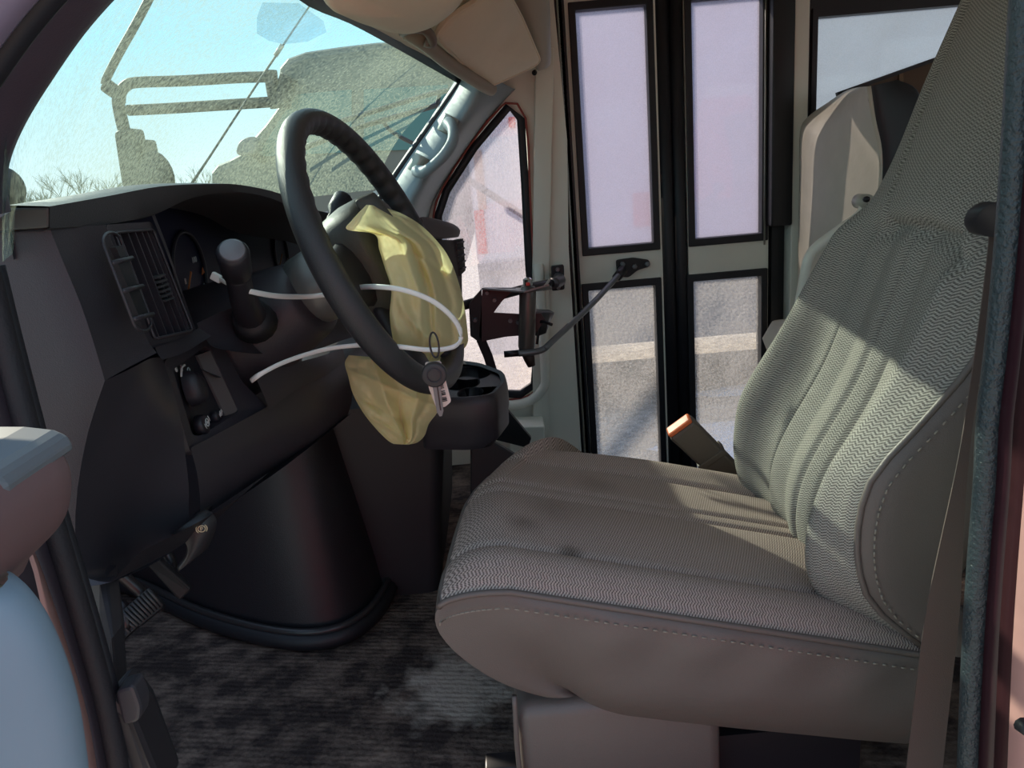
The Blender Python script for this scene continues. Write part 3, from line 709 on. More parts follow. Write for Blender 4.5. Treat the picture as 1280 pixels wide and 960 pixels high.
# headlamp switch plate
pln = [P(204, 452, .858), P(263, 417, 1.02), P(276, 428, 1.03), P(303, 478, 1.03), P(336, 510, 1.04), P(262, 567, .90), P(238, 567, .868)]
bm = B(); inn_ = [P(216, 462, .872), P(258, 432, .995), P(265, 438, 1.0), P(283, 480, 1.0), P(300, 514, 1.0), P(250, 545, .905), P(241, 545, .888)]
ringfill(bm, roundpoly(pln, .010, 4), roundpoly(inn_, .008, 4), (-.02, 0, 0)); plate = obj('switch_plate', bm, PLASTIC, dash, auto=40)
nrm = (pln[1]-pln[0]).cross(pln[5]-pln[0]).normalized()
if nrm.x < 0: nrm = -nrm
bm = B(); prism(bm, [p-nrm*.014 for p in roundpoly(inn_, .004, 3)], -nrm*.004); obj('switch_field', bm, PLASTIC_D, plate, smooth=False)
wallq = [inn_[2], inn_[4]]
bm = B(); prism(bm, [inn_[2]+V(-.002, -.001, 0), inn_[4]+V(-.002, -.001, 0), inn_[4]-nrm*.014+V(0, -.016, 0), inn_[2]-nrm*.014+V(0, -.016, 0)], nrm*-.003); obj('recess_wall', bm, mk('recess_wall', (.085, .07, .07), .45), plate, smooth=False)
def sw(px, py, off=0.0): # a point on the switch field
    d = (P(px, py, 1.0)-CAM).normalized(); o_ = inn_[0]-nrm*.013
    t = (o_-CAM).dot(nrm)/d.dot(nrm); return CAM+d*t+nrm*off
kc = sw(237, 487)
kt = (sw(230, 470)-sw(247, 503)).normalized(); ks = nrm.cross(kt).normalized()
bm = B(); rows = []
for (h, k) in ((0, 1.0), (.008, .95), (.016, .82), (.019, .5), (.0195, .05)):
    rows.append([kc+nrm*h+kt*math.cos(2*PI*i/24)*.024*k*(1.15 if math.cos(2*PI*i/24) > 0 else .95)+ks*math.sin(2*PI*i/24)*.020*k*(1-.35*max(0, math.cos(2*PI*i/24))) for i in range(24)])
grid(bm, rows, cu=True); knob = obj('light_knob', bm, PLASTIC_D, plate)
bm = B(); tube(bm, cat([kc+kt*.03-ks*.010+nrm*.004, kc+kt*.033+nrm*.004, kc+kt*.028+ks*.012+nrm*.004], 4), .0014, 6); obj('pointer_arc', bm, PALE, plate, label='pale arc above the knob')
for (px, py, kind_) in ((219, 462, 'dot'), (226, 460, 'sun'), (235, 463, 'ring'), (247, 476, 'lamp')):
    c = sw(px, py, .001); b = B()
    if kind_ == 'dot': cyl(b, c, c+nrm*.0008, .0034, 10)
    elif kind_ == 'sun':
        for k in range(6):
            a = PI*k/3; d = (kt*math.cos(a)+ks*math.sin(a)); tube(b, [c+d*.0012, c+d*.0042], .0005, 4)
    elif kind_ == 'ring': tube(b, [c+(kt*math.cos(2*PI*k/12)+ks*math.sin(2*PI*k/12))*.0034 for k in range(12)], .0008, 5, closed=True)
    else:
        tube(b, [c+(kt*math.cos(a)+ks*math.sin(a))*.0030 for a in (0, .6, 1.2, 1.9, 2.5, 3.1)], .0006, 5)
        for k in range(3): tube(b, [c-ks*.001-kt*(.002*k)+ks*.001, c-ks*.005-kt*(.002*k)], .0005, 4)
    obj('switch_symbol', b, PALE, plate)
for (px, py, r) in ((247, 532, .013), (264, 522, .0085)):
    c = sw(px, py); b = B(); tube(b, [c, c+nrm*.010, c+nrm*.011], [r, r*.95, r*.8], 14); bt = obj('push_button', b, PLASTIC_D, plate)
    c2 = c+nrm*.0118+ks*(-.003 if r > .01 else -.006); b = B(); tube(b, [c2+(kt*math.cos(2*PI*k/12)+ks*math.sin(2*PI*k/12))*r*.38 for k in range(12)], .0007, 5, closed=True)
    for k in (-1, 1): tube(b, [c2+ks*k*r*.62-kt*r*.3, c2+ks*k*r*.68, c2+ks*k*r*.62+kt*r*.3], .0006, 4)
    cyl(b, c2, c2+nrm*.0006, r*.16, 8)
    obj('button_symbol', b, PALE, plate)
# lower knee panel under the column
pl_loft('knee_panel', [(.868, [(238, 560), (246, 590), (250, 622), (250, 648)]), ([1.0, 1.02, 1.04, 1.05, 1.05, 1.05], [(330, 476), (340, 500), (347, 530), (345, 562), (336, 592), (326, 598)][0:4]) if 0 else (1.04, [(338, 506), (348, 534), (346, 570), (334, 592)]), (1.15, [(390, 470), (402, 496), (402, 530), (392, 552)]), (1.28, [(428, 446), (440, 470), (440, 500), (434, 520)])], PLASTIC)
pl_loft('knee_lip', [(1.02, [(318, 468), (326, 486), (337, 512)]), (1.10, [(360, 456), (366, 470), (372, 486)]), (1.18, [(398, 446), (404, 456), (408, 468)]), (1.28, [(428, 436), (430, 442), (432, 452)])], PLASTIC)
pl_loft('underside', [(.70, [(138, 728), (150, 716), (175, 690)]), (.86, [(248, 668), (256, 655), (270, 640)]), (1.05, [(334, 592), (345, 585), (360, 580)]), (1.28, [(434, 520), (436, 518), (440, 516)])], PLASTIC_D)
# bridge between fuse panel and plate, above
pl_loft('bridge', [(.79, [(194, 434), (197, 442), (203, 450)]), (.87, [(224, 424), (228, 432), (232, 440)]), (.95, [(248, 410), (255, 414), (264, 420)])], PLASTIC)
# centre part beyond the wheel
pl_loft('centre_stack', [(1.33, [(518, 300), (524, 340), (540, 400), (560, 455)]), (1.38, [(553, 300), (560, 340), (566, 390), (574, 440)]), (1.43, [(574, 300), (577, 330), (578, 375), (582, 430)])], mk('stack_purple', (.040, .030, .038), .4))
bm = B(); rows = []
for y, pts in ((1.30, [(505, 284), (520, 270), (528, 272), (530, 298)]), (1.35, [(530, 276), (548, 274), (556, 280), (553, 300)]), (1.41, [(545, 278), (566, 279), (577, 286), (576, 297)]), (1.46, [(540, 280), (560, 281), (574, 288), (572, 296)])):
    rows.append(cat([P(*a, y) for a in pts], 4))
grid(bm, rows); obj('stack_cap', bm, mk('stack_cap', (.085, .075, .085), .45), dash, sub=2, solid=-.01)
bm = B(); prism(bm, [P(571, 300, 1.415), P(579, 298, 1.44), P(582, 338, 1.44), P(575, 345, 1.415)], (-.01, 0, 0)); obj('stack_grille', bm, BLACK, dash, smooth=False)
for k in range(5):
    b = B(); tube(b, [P(571+k*.9, 304+k*8.5, 1.412), P(579.5+k*.6, 302+k*8, 1.438)], .0022, 5); obj('grille_bar', b, PLASTIC, dash)
bm = B(); box(bm, (-.41, 1.0, .50), (-.40, 1.45, .72)); obj('knee_gap_filler', bm, BLACK, dash, smooth=False)  # black sheet added to darken a see-through gap under the dash
# ------------------------------------------------------------------ steering column, wheel
WC = V(-.167, 1.097, .793); wa, wy = math.radians(21.7), math.radians(-9.8); WR = .197
wn = V(math.cos(wa)*math.cos(wy), math.cos(wa)*math.sin(wy), math.sin(wa)); wv = V(0, 0, 1).cross(wn).normalized(); ww_ = wn.cross(wv)
def wp(u, v, d=0): return WC+wv*u+ww_*v+wn*d
colm = thing('steering_column', 'dark plastic steering column shroud with knob ended stalk and gear lever', 'steering column', wp(0, 0, -.3))
bm = B(); rows = []
for d, r1, r2, dz in ((-.36, .115, .10, -.01), (-.30, .110, .095, -.01), (-.24, .10, .085, -.012), (-.18, .085, .07, -.012), (-.135, .072, .060, -.01), (-.12, .066, .055, -.01), (-.115, .045, .04, -.01)):
    rows.append([wp(math.cos(2*PI*k/28)*r1, math.sin(2*PI*k/28)*r2+dz, d) for k in range(28)])
vs = grid(bm, rows, cu=True); cap(bm, vs[-1]); obj('shroud', bm, PLASTIC, colm, sub=1)
bm = B(); tube(bm, [wp(0, 0, -.13), wp(0, 0, -.10), wp(0, 0, -.085), wp(0, 0, -.06)], [.052, .055, .050, .040], 24); obj('hub_collar', bm, mk('collar_grey', (.16, .16, .155), .38, .3), colm, label='lighter grey collar behind the wheel')
# stalk
bm = B(); s0, s1, s2 = P(316, 400, 1.02), P(304, 372, .955), P(296, 340, .915)
tube(bm, cat([s0, s1, s2], 4), [.020, .020, .019, .018, .0165, .0155, .015, .015, .015], 14); obj('stalk', bm, PLASTIC_D, colm)
s3 = P(291, 316, .885); dd = (s3-s2).normalized()
bm = B(); tube(bm, [s2-dd*.002, s2, s3, s3+dd*.004, s3+dd*.006], [.0145, .0175, .0185, .0165, .012], 20); kn = obj('stalk_knob', bm, PLASTIC_D, colm)
bm = B(); tube(bm, [s3+dd*.0050, s3+dd*.0068], [.0150, .0130], 20); obj('knob_face', bm, mk('knob_face', (.16, .16, .18), .4), kn, label='lighter grey knob end')
bm = B(); tube(bm, [s0+V(0, .008, -.006), s0+(s1-s0)*.25], [.030, .024], 16); obj('stalk_boot', bm, BLACK, colm)
# gear lever
bm = B(); g0, g1, g2 = wp(.06, .03, -.14), P(412, 276, 1.22), P(431, 246, 1.26)
tube(bm, [g0, g1, g1.lerp(g2, .25), g1.lerp(g2, .4), g1.lerp(g2, .9), g2], [.006, .006, .0075, .0145, .0165, .012], 14); obj('gear_lever', bm, PLASTIC_D, colm)

wheel = thing('steering_wheel', 'black leather grip steering wheel with pale yellow airbag hanging from its opened hub', 'steering wheel', WC)
bm = B(); path = []; rad = []
NW = 240
rows = []
for k in range(NW):
    a = 2*PI*k/NW
    c = wp(math.cos(a)*WR, math.sin(a)*WR); od = (wv*math.cos(a)+ww_*math.sin(a))
    # finger ridges on the inner side, on the upper right and upper left arcs
    rid = max(0, math.cos((a-PI/2)*.5))**.5
    ring = []
    for j in range(16):
        b_ = 2*PI*j/16; inn2 = max(0, -math.cos(b_))
        amp = .0042*inn2*(0.5+0.5*math.cos(a*46))*(1 if math.radians(5) < a < math.radians(175) else 0)
        rr_ = .0185-amp*1.0
        ring.append(c+od*math.cos(b_)*rr_*.92+wn*math.sin(b_)*rr_)
    rows.append(ring)
grid(bm, rows, cu=True, cv=True); obj('rim', bm, LEATHER, wheel)
# hub with opened cover and spokes
HUB = mk('hub_plastic', (.060, .058, .050), .5, bump=.2, bscale=700)
bm = B(); rows = []
hs2 = [(-.085, .055), (-.03, .078), (.03, .080), (.075, .055), (.088, .0), (.07, -.06), (.03, -.088), (-.03, -.088), (-.07, -.06), (-.092, 0)]
for d, k in ((-.065, .70), (-.05, .92), (-.02, 1.0), (.012, 1.0), (.022, .93), (.024, .82)):
    rows.append([wp(u*k, v*k, d) for u, v in [(q_.x, q_.y) for q_ in cat([Vector((u, v, 0)) for u, v in hs2], 4, True)]])
vs = grid(bm, rows, cu=True); cap(bm, vs[0]); cap(bm, vs[-1]); obj('hub', bm, HUB, wheel)
for (u0, v0, u1, v1, w0, w1) in ((-.07, -.01, -.19, -.015, .05, .03), (.07, -.01, .19, -.015, .05, .03), (-.035, -.07, -.07, -.178, .035, .026), (.035, -.07, .07, -.178, .035, .026)):
    bm = B(); tube(bm, cat([wp(u0, v0, -.02), wp((u0+u1)/2, (v0+v1)/2, -.012), wp(u1, v1, 0)], 4), [w0+(w1-w0)*i/8 for i in range(9)], 14, sx=1, sy=.42, up=wn); obj('spoke', bm, PLASTIC_D, wheel)
# cover flap folded up on the near side of the hub
bm = B(); rows = []
for i in range(9):
    t = i/8
    rows.append([wp(-.062+.006*math.sin(t*PI)+.018*j/6, -.075+.15*t, .020+.036*math.sin(PI*j/12)*(1-.3*abs(2*t-1))) for j in range(7)])
grid(bm, rows); obj('cover_flap', bm, HUB, wheel, solid=.005, sub=1)
bm = B(); tube(bm, cat([wp(-.05, .03, .027), wp(-.035, .045, .028), wp(-.01, .048, .028)], 4), .0016, 6); obj('cover_crease', bm, PLASTIC_D, wheel)
bm = B(); prism(bm, roundpoly([wp(-.03, .035, .0265), wp(-.012, .035, .0265), wp(-.012, .022, .0265), wp(-.03, .022, .0265)], .003), wn*.001); obj('emblem_plate', bm, PLASTIC_D, wheel, smooth=False)

# ------------------------------------------------------------------ yellow bag hanging from the hub
def fold_bag(bm, outline, yfun, ydepth, wr, nv=70, nu=46):
    """closed cloth body: outline rows (left, right) in order from top to bottom"""
    Lf = cat([Vector((a[0], a[1], 0)) for a, b in outline], 8); Rt = cat([Vector((b[0], b[1], 0)) for a, b in outline], 8)
    n = len(Lf); front = []; back = []
    for i in range(n):
        v = i/(n-1); fr_ = []; bk_ = []
        for j in range(nu+1):
            u = j/nu; px = Lf[i].x+(Rt[i].x-Lf[i].x)*u; py = Lf[i].y+(Rt[i].y-Lf[i].y)*u
            prof_ = (math.sin(PI*u)**.6)*(math.sin(PI*min(1, max(0, .03+v*.94)))**.45)
            y0 = yfun(u, v)
            fr_.append(P(px, py, y0-ydepth*prof_*.5+wr(u, v)*min(1, prof_*2.2)))
            p = P(px, py, y0-ydepth*prof_*.5); bk_.append(P(px, py, y0+ydepth*prof_*.55+.003))
        front.append(fr_); back.append(bk_)
    grid(bm, front)
    bmesh.ops.remove_doubles(bm, verts=bm.verts[:], dist=.0005)
def rdg(d, w): return math.exp(-(d/w)**2)
def crs(d, w): # a crisp crease, sharp on the ridge
    return max(0, 1-abs(d)/w)**1.6
def wr_up(u, v):
    f = 0
    f -= .024*crs(u-.30-.16*v, .16)*sm(.04, .25, v)
    f += .022*crs(u-.47-.10*v, .09)*sm(.08, .35, v)
    f -= .020*crs(u-.66+.10*v, .13)
    f += .018*crs(u-.82+.02*v, .07)
    f -= .016*crs(u-.93, .08)
    f += .022*crs(u-.60+.16*(v-.75), .06)*sm(.52, .72, v)
    f -= .020*crs(u-.50-.16*(v-.75), .05)*sm(.52, .78, v)
    f -= .014*crs(v-.55-.35*u, .06)*sm(.0, .25, u)*sm(.75, .45, u)
    f += .012*crs(v-.22-.25*u, .05)*sm(.3, .6, u)
    f += .008*noise.noise(V(u*7, v*9, 0))+.003*noise.noise(V(u*22, v*24, 5))
    return f
outl = [((458, 256), (470, 257)), ((440, 275), (500, 266)), ((434, 287), (528, 283)), ((468, 293), (552, 308)), ((474, 312), (564, 328)), ((481, 335), (573, 352)), ((489, 362), (580, 380)), ((487, 392), (584, 410)), ((490, 418), (584, 430)), ((496, 440), (570, 444)), ((508, 456), (553, 454)), ((520, 462), (545, 460))]
bm = B(); fold_bag(bm, outl, lambda u, v: 0.975+.235*u-.085*(1-sm(.12, .5, v))+.09*sm(.68, .95, v)*(1-u), .12, wr_up); obj('airbag', bm, YELLOW, wheel, label='crumpled pale yellow airbag fabric')
def wr_lo(u, v):
    f = -.024*crs(u-.28-.30*v, .17)+.020*crs(u-.52-.10*v, .08)*sm(.15, .5, v)-.022*crs(u-.74, .14)+.014*crs(u-.88+.1*v, .06)
    f += .020*crs(v-.42-.30*u, .09)*sm(.75, .3, u)-.016*crs(v-.58-.40*u, .08)*sm(.9, .5, u)
    f -= .012*crs(v-.22-.12*u, .06)
    return f+.008*noise.noise(V(u*6, v*7, 3))+.003*noise.noise(V(u*20, v*20, 8))
outl2 = [((436, 444), (536, 452)), ((431, 454), (550, 480)), ((435, 470), (552, 505)), ((441, 492), (545, 518)), ((454, 516), (536, 530)), ((470, 536), (531, 544)), ((484, 550), (522, 553)), ((492, 555), (510, 556))]
bm = B(); fold_bag(bm, outl2, lambda u, v: 1.20+.05*u, .11, wr_lo); obj('airbag', bm, YELLOW, wheel, label='lower lobe of the yellow airbag fabric')
# ------------------------------------------------------------------ zip tie
zt = thing('zip_tie', 'long white plastic zip tie looped round the steering wheel and yellow airbag', 'zip tie', P(440, 400, 1.0))
zp = [P(271, 347, .97), P(290, 357, .935), P(312, 364, .93), P(345, 370, .97), P(380, 371, 1.02), P(402, 369, 1.03), P(425, 364, 1.0), P(452, 359, .95), P(480, 359, .915), P(510, 364, .905), P(540, 376, .915), P(562, 393, .925), P(574, 410, .935), P(576, 424, .94), P(568, 433, .935), P(550, 437, .93), P(530, 437, .925), P(505, 434, .925), P(485, 432, .95), P(465, 431, 1.0), P(442, 432, 1.03), P(410, 436, 1.02), P(380, 444, 1.0), P(350, 455, .97), P(325, 468, .95), P(314, 476, .96)]
bm = B(); tube(bm, cat(zp, 5), .0034, 8, sx=.42, up=(.1, -.2, 1)); obj('strap', bm, WHITEP, zt)
bm = B(); c = P(270, 346, .968); strip(bm, [c+V(-.004, -.002, .003), c+V(.007, -.004, -.004)], .010, .007, up=(0, -1, 0)); obj('lock_head', bm, WHITEP, zt, bev=.0015, smooth=False)
# ------------------------------------------------------------------ keys
ky = thing('key_bunch', 'black headed key with a white tag hanging on the zip tie', 'keys', P(545, 520, .90))
kc_ = P(543, 468, .895)
bm = B(); tube(bm, [kc_+V(.004, 0, .036)+V(.0055*math.cos(2*PI*k/20), -.003*math.cos(2*PI*k/20), .0155*math.sin(2*PI*k/20)) for k in range(20)], .0012, 6, closed=True); obj('key_ring', bm, DARKSTEEL, ky)
bm = B(); tube(bm, [kc_+V(0, .005, 0), kc_+V(0, .004, 0), kc_+V(0, -.004, 0), kc_+V(0, -.005, 0)], [.0135, .0152, .0152, .013], 28, sx=1, sy=1); kh = obj('key_head', bm, mk('key_head', (.035, .030, .032), .5), ky)
bm = B(); tube(bm, [kc_+V(.0085*math.cos(2*PI*k/24), -.0055, .0085*math.sin(2*PI*k/24)) for k in range(24)], .0009, 6, closed=True); obj('emblem_ring', bm, PLASTIC, kh)
bm = B(); k0 = kc_+V(.001, 0, -.014); k1 = P(551, 520, .895); strip(bm, [k0, k0.lerp(k1, .85), k1], [.0095, .008, .003], .0022, up=(0, -1, 0)); kb = obj('key_blade', bm, STEEL, ky, smooth=False)
bm = B(); strip(bm, [k0+V(.001, -.0014, -.002), k0.lerp(k1, .8)+V(.001, -.0014, 0)], .0016, .001, up=(0, -1, 0)); obj('blade_groove', bm, DARKSTEEL, kb, smooth=False)
bm = B(); tg = [P(531, 453, .905), P(551, 451, .905), P(557, 475, .905), P(564, 502, .905), P(556, 509, .905), P(545, 509, .905), P(536, 485, .905)]; prism(bm, roundpoly(tg, .003), (0, .0012, 0)); tag_ = obj('paper_tag', bm, mk('tag_paper', lin((235, 210, 200)), .7), ky, smooth=False, label='white paper tag with a printed code')
for k in range(11):
    t = k/10; a = P(546.5+t*5.2, 482+t*20, .9042); b = P(554.0+t*5.2, 480.5+t*20, .9042)
    if k in (3, 7): continue
    b_ = B(); strip(b_, [a, b], .0010 if k % 3 else .0017, .0004, up=(0, -1, 0)); obj('tag_bar', b_, BLACK, tag_, smooth=False)
# ------------------------------------------------------------------ engine cover and console
eng = thing('engine_cover', 'black rounded engine cover rising from the floor under the dashboard', 'engine cover', (-.6, 1.6, 0))
def rrect(x0, x1, y0, y1, z, r, n=7):
    return roundpoly([V(x0, y0, z), V(x1, y0, z), V(x1, y1, z), V(x0, y1, z)], r, n)
EB = [(-1.06, 1.72), (-.90, 1.62), (-.70, 1.47), (-.52, 1.375), (-.41, 1.36), (-.345, 1.42), (-.315, 1.56), (-.31, 1.70), (-.32, 2.05), (-1.06, 2.05)]
def efoot(z, d):
    c = V(-.70, 1.85, 0); r = cat([V(x, y, 0) for x, y in EB], 5, True)
    return [V(c.x+(p.x-c.x)*(1-d), c.y+(p.y-c.y)*(1-d*1.3), z) for p in r]
bm = B(); rows = [efoot(z, d) for z, d in ((0, 0.0), (.10, .025), (.25, .075), (.40, .125), (.50, .165))]
vs = grid(bm, rows, cu=True); cap(bm, vs[-1]); obj('cover_shell', bm, mk('engine_cover_vinyl', (.020, .018, .022), .40, bump=.3, bscale=600), eng)
lipp = efoot(.020, -.022)
bm = B(); tube(bm, lipp, .019, 8, closed=True); obj('base_seal', bm, BLACK, eng)
bm = B(); tube(bm, [p+V(0, 0, .020) for p in lipp], .008, 6, closed=True); obj('seal_bead', bm, mk('seal_bead', (.03, .028, .03), .35), eng)
con = thing('console', 'black floor console with a moulded cup holder tray on top', 'console', (-.2, 1.72, 0))
bm = B(); rows = []
for z, xa in ((.0, -.20), (.05, -.19), (.20, -.175), (.34, -.155), (.44, -.13)):
    rows.append(rrect(-.40, xa, 1.52, 2.0, z, .03, 4))
vs = grid(bm, rows, cu=True); cap(bm, vs[-1]); obj('console_body', bm, mk('console_black', (.016, .015, .019), .5), con, auto=50)
# tray: outline in plan, with three wells
TZ = .487
tr = [P(560, 450, Z=TZ), P(600, 455, Z=TZ), P(630, 466, Z=TZ), P(634, 478, Z=TZ), P(618, 496, Z=TZ), P(588, 500, Z=TZ), P(520, 500, Z=TZ), P(520, 452, Z=TZ)]
tro = roundpoly(tr, .02, 4); tc_ = sum(tro, Vector())/len(tro)
bm = B()
def scl(k, dz, dx=0): return [tc_+(p-tc_)*k+V(dx, 0, dz) for p in tro]
rows = [scl(.86, .0), scl(.965, .004), scl(1.0, .0), scl(1.02, -.012), scl(1.02, -.045), scl(.99, -.055), scl(.97, -.085), scl(.88, -.105, -.01)]
vs = grid(bm, rows, cu=True)
cap(bm, vs[-1]); obj('tray', bm, PLASTIC, con, auto=50)
bm = B(); loops = [scl(.87, -.006)]
wells = []
for (px, py, r) in ((590, 466, .043), (578, 479, .036), (588, 491, .026)):
    c = P(px, py, Z=TZ-.006); w_ = [c+V(math.cos(2*PI*k/24)*r, math.sin(2*PI*k/24)*r*1.35, 0) for k in range(24)]; wells.append(w_); loops.append(w_)
eds = []
for lp in loops:
    vs = [bm.verts.new(p) for p in lp]
    eds += [bm.edges.new((vs[i], vs[(i+1) % len(vs)])) for i in range(len(vs))]
bmesh.ops.triangle_fill(bm, use_beauty=True, use_dissolve=False, edges=eds)
obj('tray_top', bm, PLASTIC, con, smooth=False)
for w_ in wells:
    c = sum(w_, Vector())/24; b = B(); vs = grid(b, [[p+V(0, 0, .0015) for p in w_], [c+(p-c)*.95 for p in w_], [c+(p-c)*.90+V(0, 0, -.05) for p in w_], [c+(p-c)*.80+V(0, 0, -.058) for p in w_]], cu=True); cap(b, vs[-1]); obj('cup_well', b, PLASTIC_D, con)
# side wing of the console beside the seat
bm = B(); prism(bm, [P(588, 552, 1.62), P(604, 545, 1.62), P(662, 580, 1.62), P(664, 640, 1.62), P(588, 690, 1.62)], (0, .02, 0)); obj('console_wing', bm, PLASTIC_D, con, smooth=False, bev=.004)
bm = B(); prism(bm, [P(628, 505, 1.85), P(664, 548, 1.85), P(660, 560, 1.85), P(600, 545, 1.85)], (0, .02, 0)); obj('console_gap_dark', bm, BLACK, con, smooth=False)  # black sheet stands in for the shaded triangular gap beside the console
stp = thing('step_cover', 'small grey step cover at the foot of the side wall', 'cover', P(668, 560, 2.15))
bm = B(); prism(bm, [P(636, 534, 2.15), P(681, 533, 2.15), P(681, 600, 2.15), P(640, 600, 2.15)], (0, .10, 0)); obj('cover_box', bm, WALL, stp, smooth=False, bev=.004)
# ------------------------------------------------------------------ passenger door control
ctl = thing('door_control', 'dark manual door opener bracket with grey cylinder and long steel rod', 'door opener', P(650, 450, 1.9))
bm = B(); ct, cb = P(660, 358, 1.90), P(658, 438, 1.90)
tube(bm, [ct, ct.lerp(cb, .06), ct.lerp(cb, .1), ct.lerp(cb, .93), cb], [.017, .020, .0215, .0215, .019], 18); obj('cylinder', bm, mk('cylinder_grey', lin((104, 98, 96)), .35, .5), ctl)
bm = B(); tube(bm, [ct+V(0, 0, .022), ct+V(0, 0, .018), ct+V(0, 0, .004), ct], [.006, .011, .012, .010], 8); obj('top_nut', bm, CHROME, ctl, smooth=False)
bm = B(); tube(bm, [ct+V(.0, -.012, .012), ct+V(.0, -.0125, .004)], [.005, .006], 10); obj('red_cap', bm, REDMARK, ctl, label='small red cap')
bm = B(); tube(bm, [cb+V(0, 0, .006), cb+V(0, 0, -.008)], .021, 6); obj('collar_nut', bm, DARKSTEEL, ctl, smooth=False)
bm = B(); tube(bm, [cb+V(.002, 0, -.006), cb+V(.006, 0, -.024), cb+V(.010, 0, -.042)], [.016, .014, .010], 12); obj('lower_pivot', bm, mk('rusty', lin((70, 52, 48)), .6, .3), ctl)
bm = B(); tube(bm, [P(630, 443, 1.89), P(652, 441, 1.89)], .0085, 12); obj('stub_bolt', bm, DARKSTEEL, ctl)
rod = cat([P(648, 442, 1.88), P(668, 440, 1.88), P(680, 436, 1.89), P(690, 427, 1.91), P(740, 380, 2.08), P(776, 341, 2.27)], 6)
bm = B(); tube(bm, rod, .0082, 12); obj('rod', bm, STEEL, ctl)
bm = B(); tube(bm, [P(770, 348, 2.25), P(779, 337, 2.275)], [.013, .015], 12); obj('rod_end', bm, DARKSTEEL, ctl)
bm = B(); prism(bm, roundpoly([P(772, 346, 2.318), P(770, 325, 2.318), P(792, 322, 2.318), P(812, 325, 2.318), P(813, 333, 2.318), P(797, 338, 2.318), P(786, 347, 2.318)], .008), (0, .008, 0)); obj('door_plate', bm, BLACKV, ctl, smooth=False, bev=.002)
for (px, py) in ((778, 330), (793, 333), (809, 330)):
    b = B(); c = P(px, py, 2.316); tube(b, [c, c+V(0, -.008, 0), c+V(0, -.010, 0)], [.008, .008, .005], 6); obj('bolt', b, STEEL, ctl, smooth=False)
# bracket sheets
bm = B(); prism(bm, [P(603, 361, 1.93), P(645, 360, 1.93), P(628, 376, 1.93), P(622, 384, 1.93), P(617, 391, 1.93), P(655, 393, 1.93), P(676, 392, 1.93), P(682, 400, 1.93), P(668, 418, 1.93), P(632, 421, 1.93), P(602, 427, 1.93), P(599, 420, 1.93)], (0, .006, 0)); obj('bracket_plate', bm, BRACKET, ctl, smooth=False)
bm = B(); prism(bm, [P(602, 360, 1.90), P(606, 359, 1.98), P(640, 362, 1.98), P(690, 360, 1.92), P(686, 355, 1.85), P(655, 364, 1.85)], (0, 0, -.004)); obj('top_plate', bm, mk('bracket_light', lin((130, 128, 130)), .4, .3), ctl, smooth=False)
bm = B(); prism(bm, [P(676, 362, 1.90), P(686, 349, 1.88), P(688, 350, 1.94), P(680, 364, 1.96)], (.002, 0, .003)); obj('bent_tab', bm, ALU, ctl, smooth=False)
bm = B(); rows = []
c0, c1 = P(640, 392, 2.0), P(690, 388, 2.0)
rows = [[P(655, 390, 2.02), P(672, 387, 2.02), P(686, 388, 2.02), P(692, 391, 2.02)], [P(655, 394, 1.95), P(672, 393, 1.95), P(686, 392, 1.95), P(692, 392, 1.97)], [P(655, 416, 1.95), P(672, 420, 1.95), P(682, 416, 1.96), P(688, 400, 1.98)]]
grid(bm, rows); obj('side_guard', bm, mk('guard_grey', lin((86, 84, 86)), .4, .3), ctl, solid=.004)
bm = B(); tube(bm, cat([P(671, 430, 1.94), P(674, 410, 1.94), P(677, 402, 1.93), P(690, 406, 1.91)], 4), .004, 6); obj('lever_tab', bm, BLACKV, ctl)
bm = B(); prism(bm, [P(586, 380, 1.93), P(602, 362, 1.93), P(602, 430, 1.93), P(588, 420, 1.93)], (0, .02, 0)); obj('back_bracket', bm, BLACKV, ctl, smooth=False)
for (px, py) in ((609, 366), (594, 400), (638, 401), (648, 403), (618, 375)):
    b = B(); c = P(px, py, 1.928); tube(b, [c, c+V(0, -.006, 0)], [.0065, .005], 8); obj('bolt', b, STEEL, ctl, smooth=False)
bm = B(); tube(bm, cat([P(700, 352, 2.16), P(690, 354, 2.14), P(660, 360, 2.05), P(600, 376, 1.97), P(572, 384, 1.93)], 4), .0125, 12); obj('support_pipe', bm, DARKSTEEL, ctl)
bm = B(); prism(bm, roundpoly([P(689, 333, 2.215), P(705, 331, 2.215), P(706, 362, 2.215), P(690, 364, 2.215)], .006), (0, .02, 0)); obj('wall_flange', bm, BLACKV, ctl, smooth=False, bev=.003)
bm = B(); tube(bm, cat([P(698, 347, 2.21), P(700, 351, 2.17), P(692, 354, 2.13)], 4), .016, 12); obj('pipe_elbow', bm, mk('elbow', lin((84, 80, 84)), .4, .4), ctl)
for (px, py) in ((697, 337), (698, 359)):
    b = B(); c = P(px, py, 2.213); tube(b, [c, c+V(0, -.006, 0)], [.007, .005], 8); obj('bolt', b, STEEL, ctl, smooth=False)
bm = B(); strip(bm, [P(601, 424, 1.96), P(610, 445, 1.96), P(617, 468, 1.96)], .024, .008, up=(0, 1, 0)); obj('support_leg', bm, BLACKV, ctl, smooth=False)
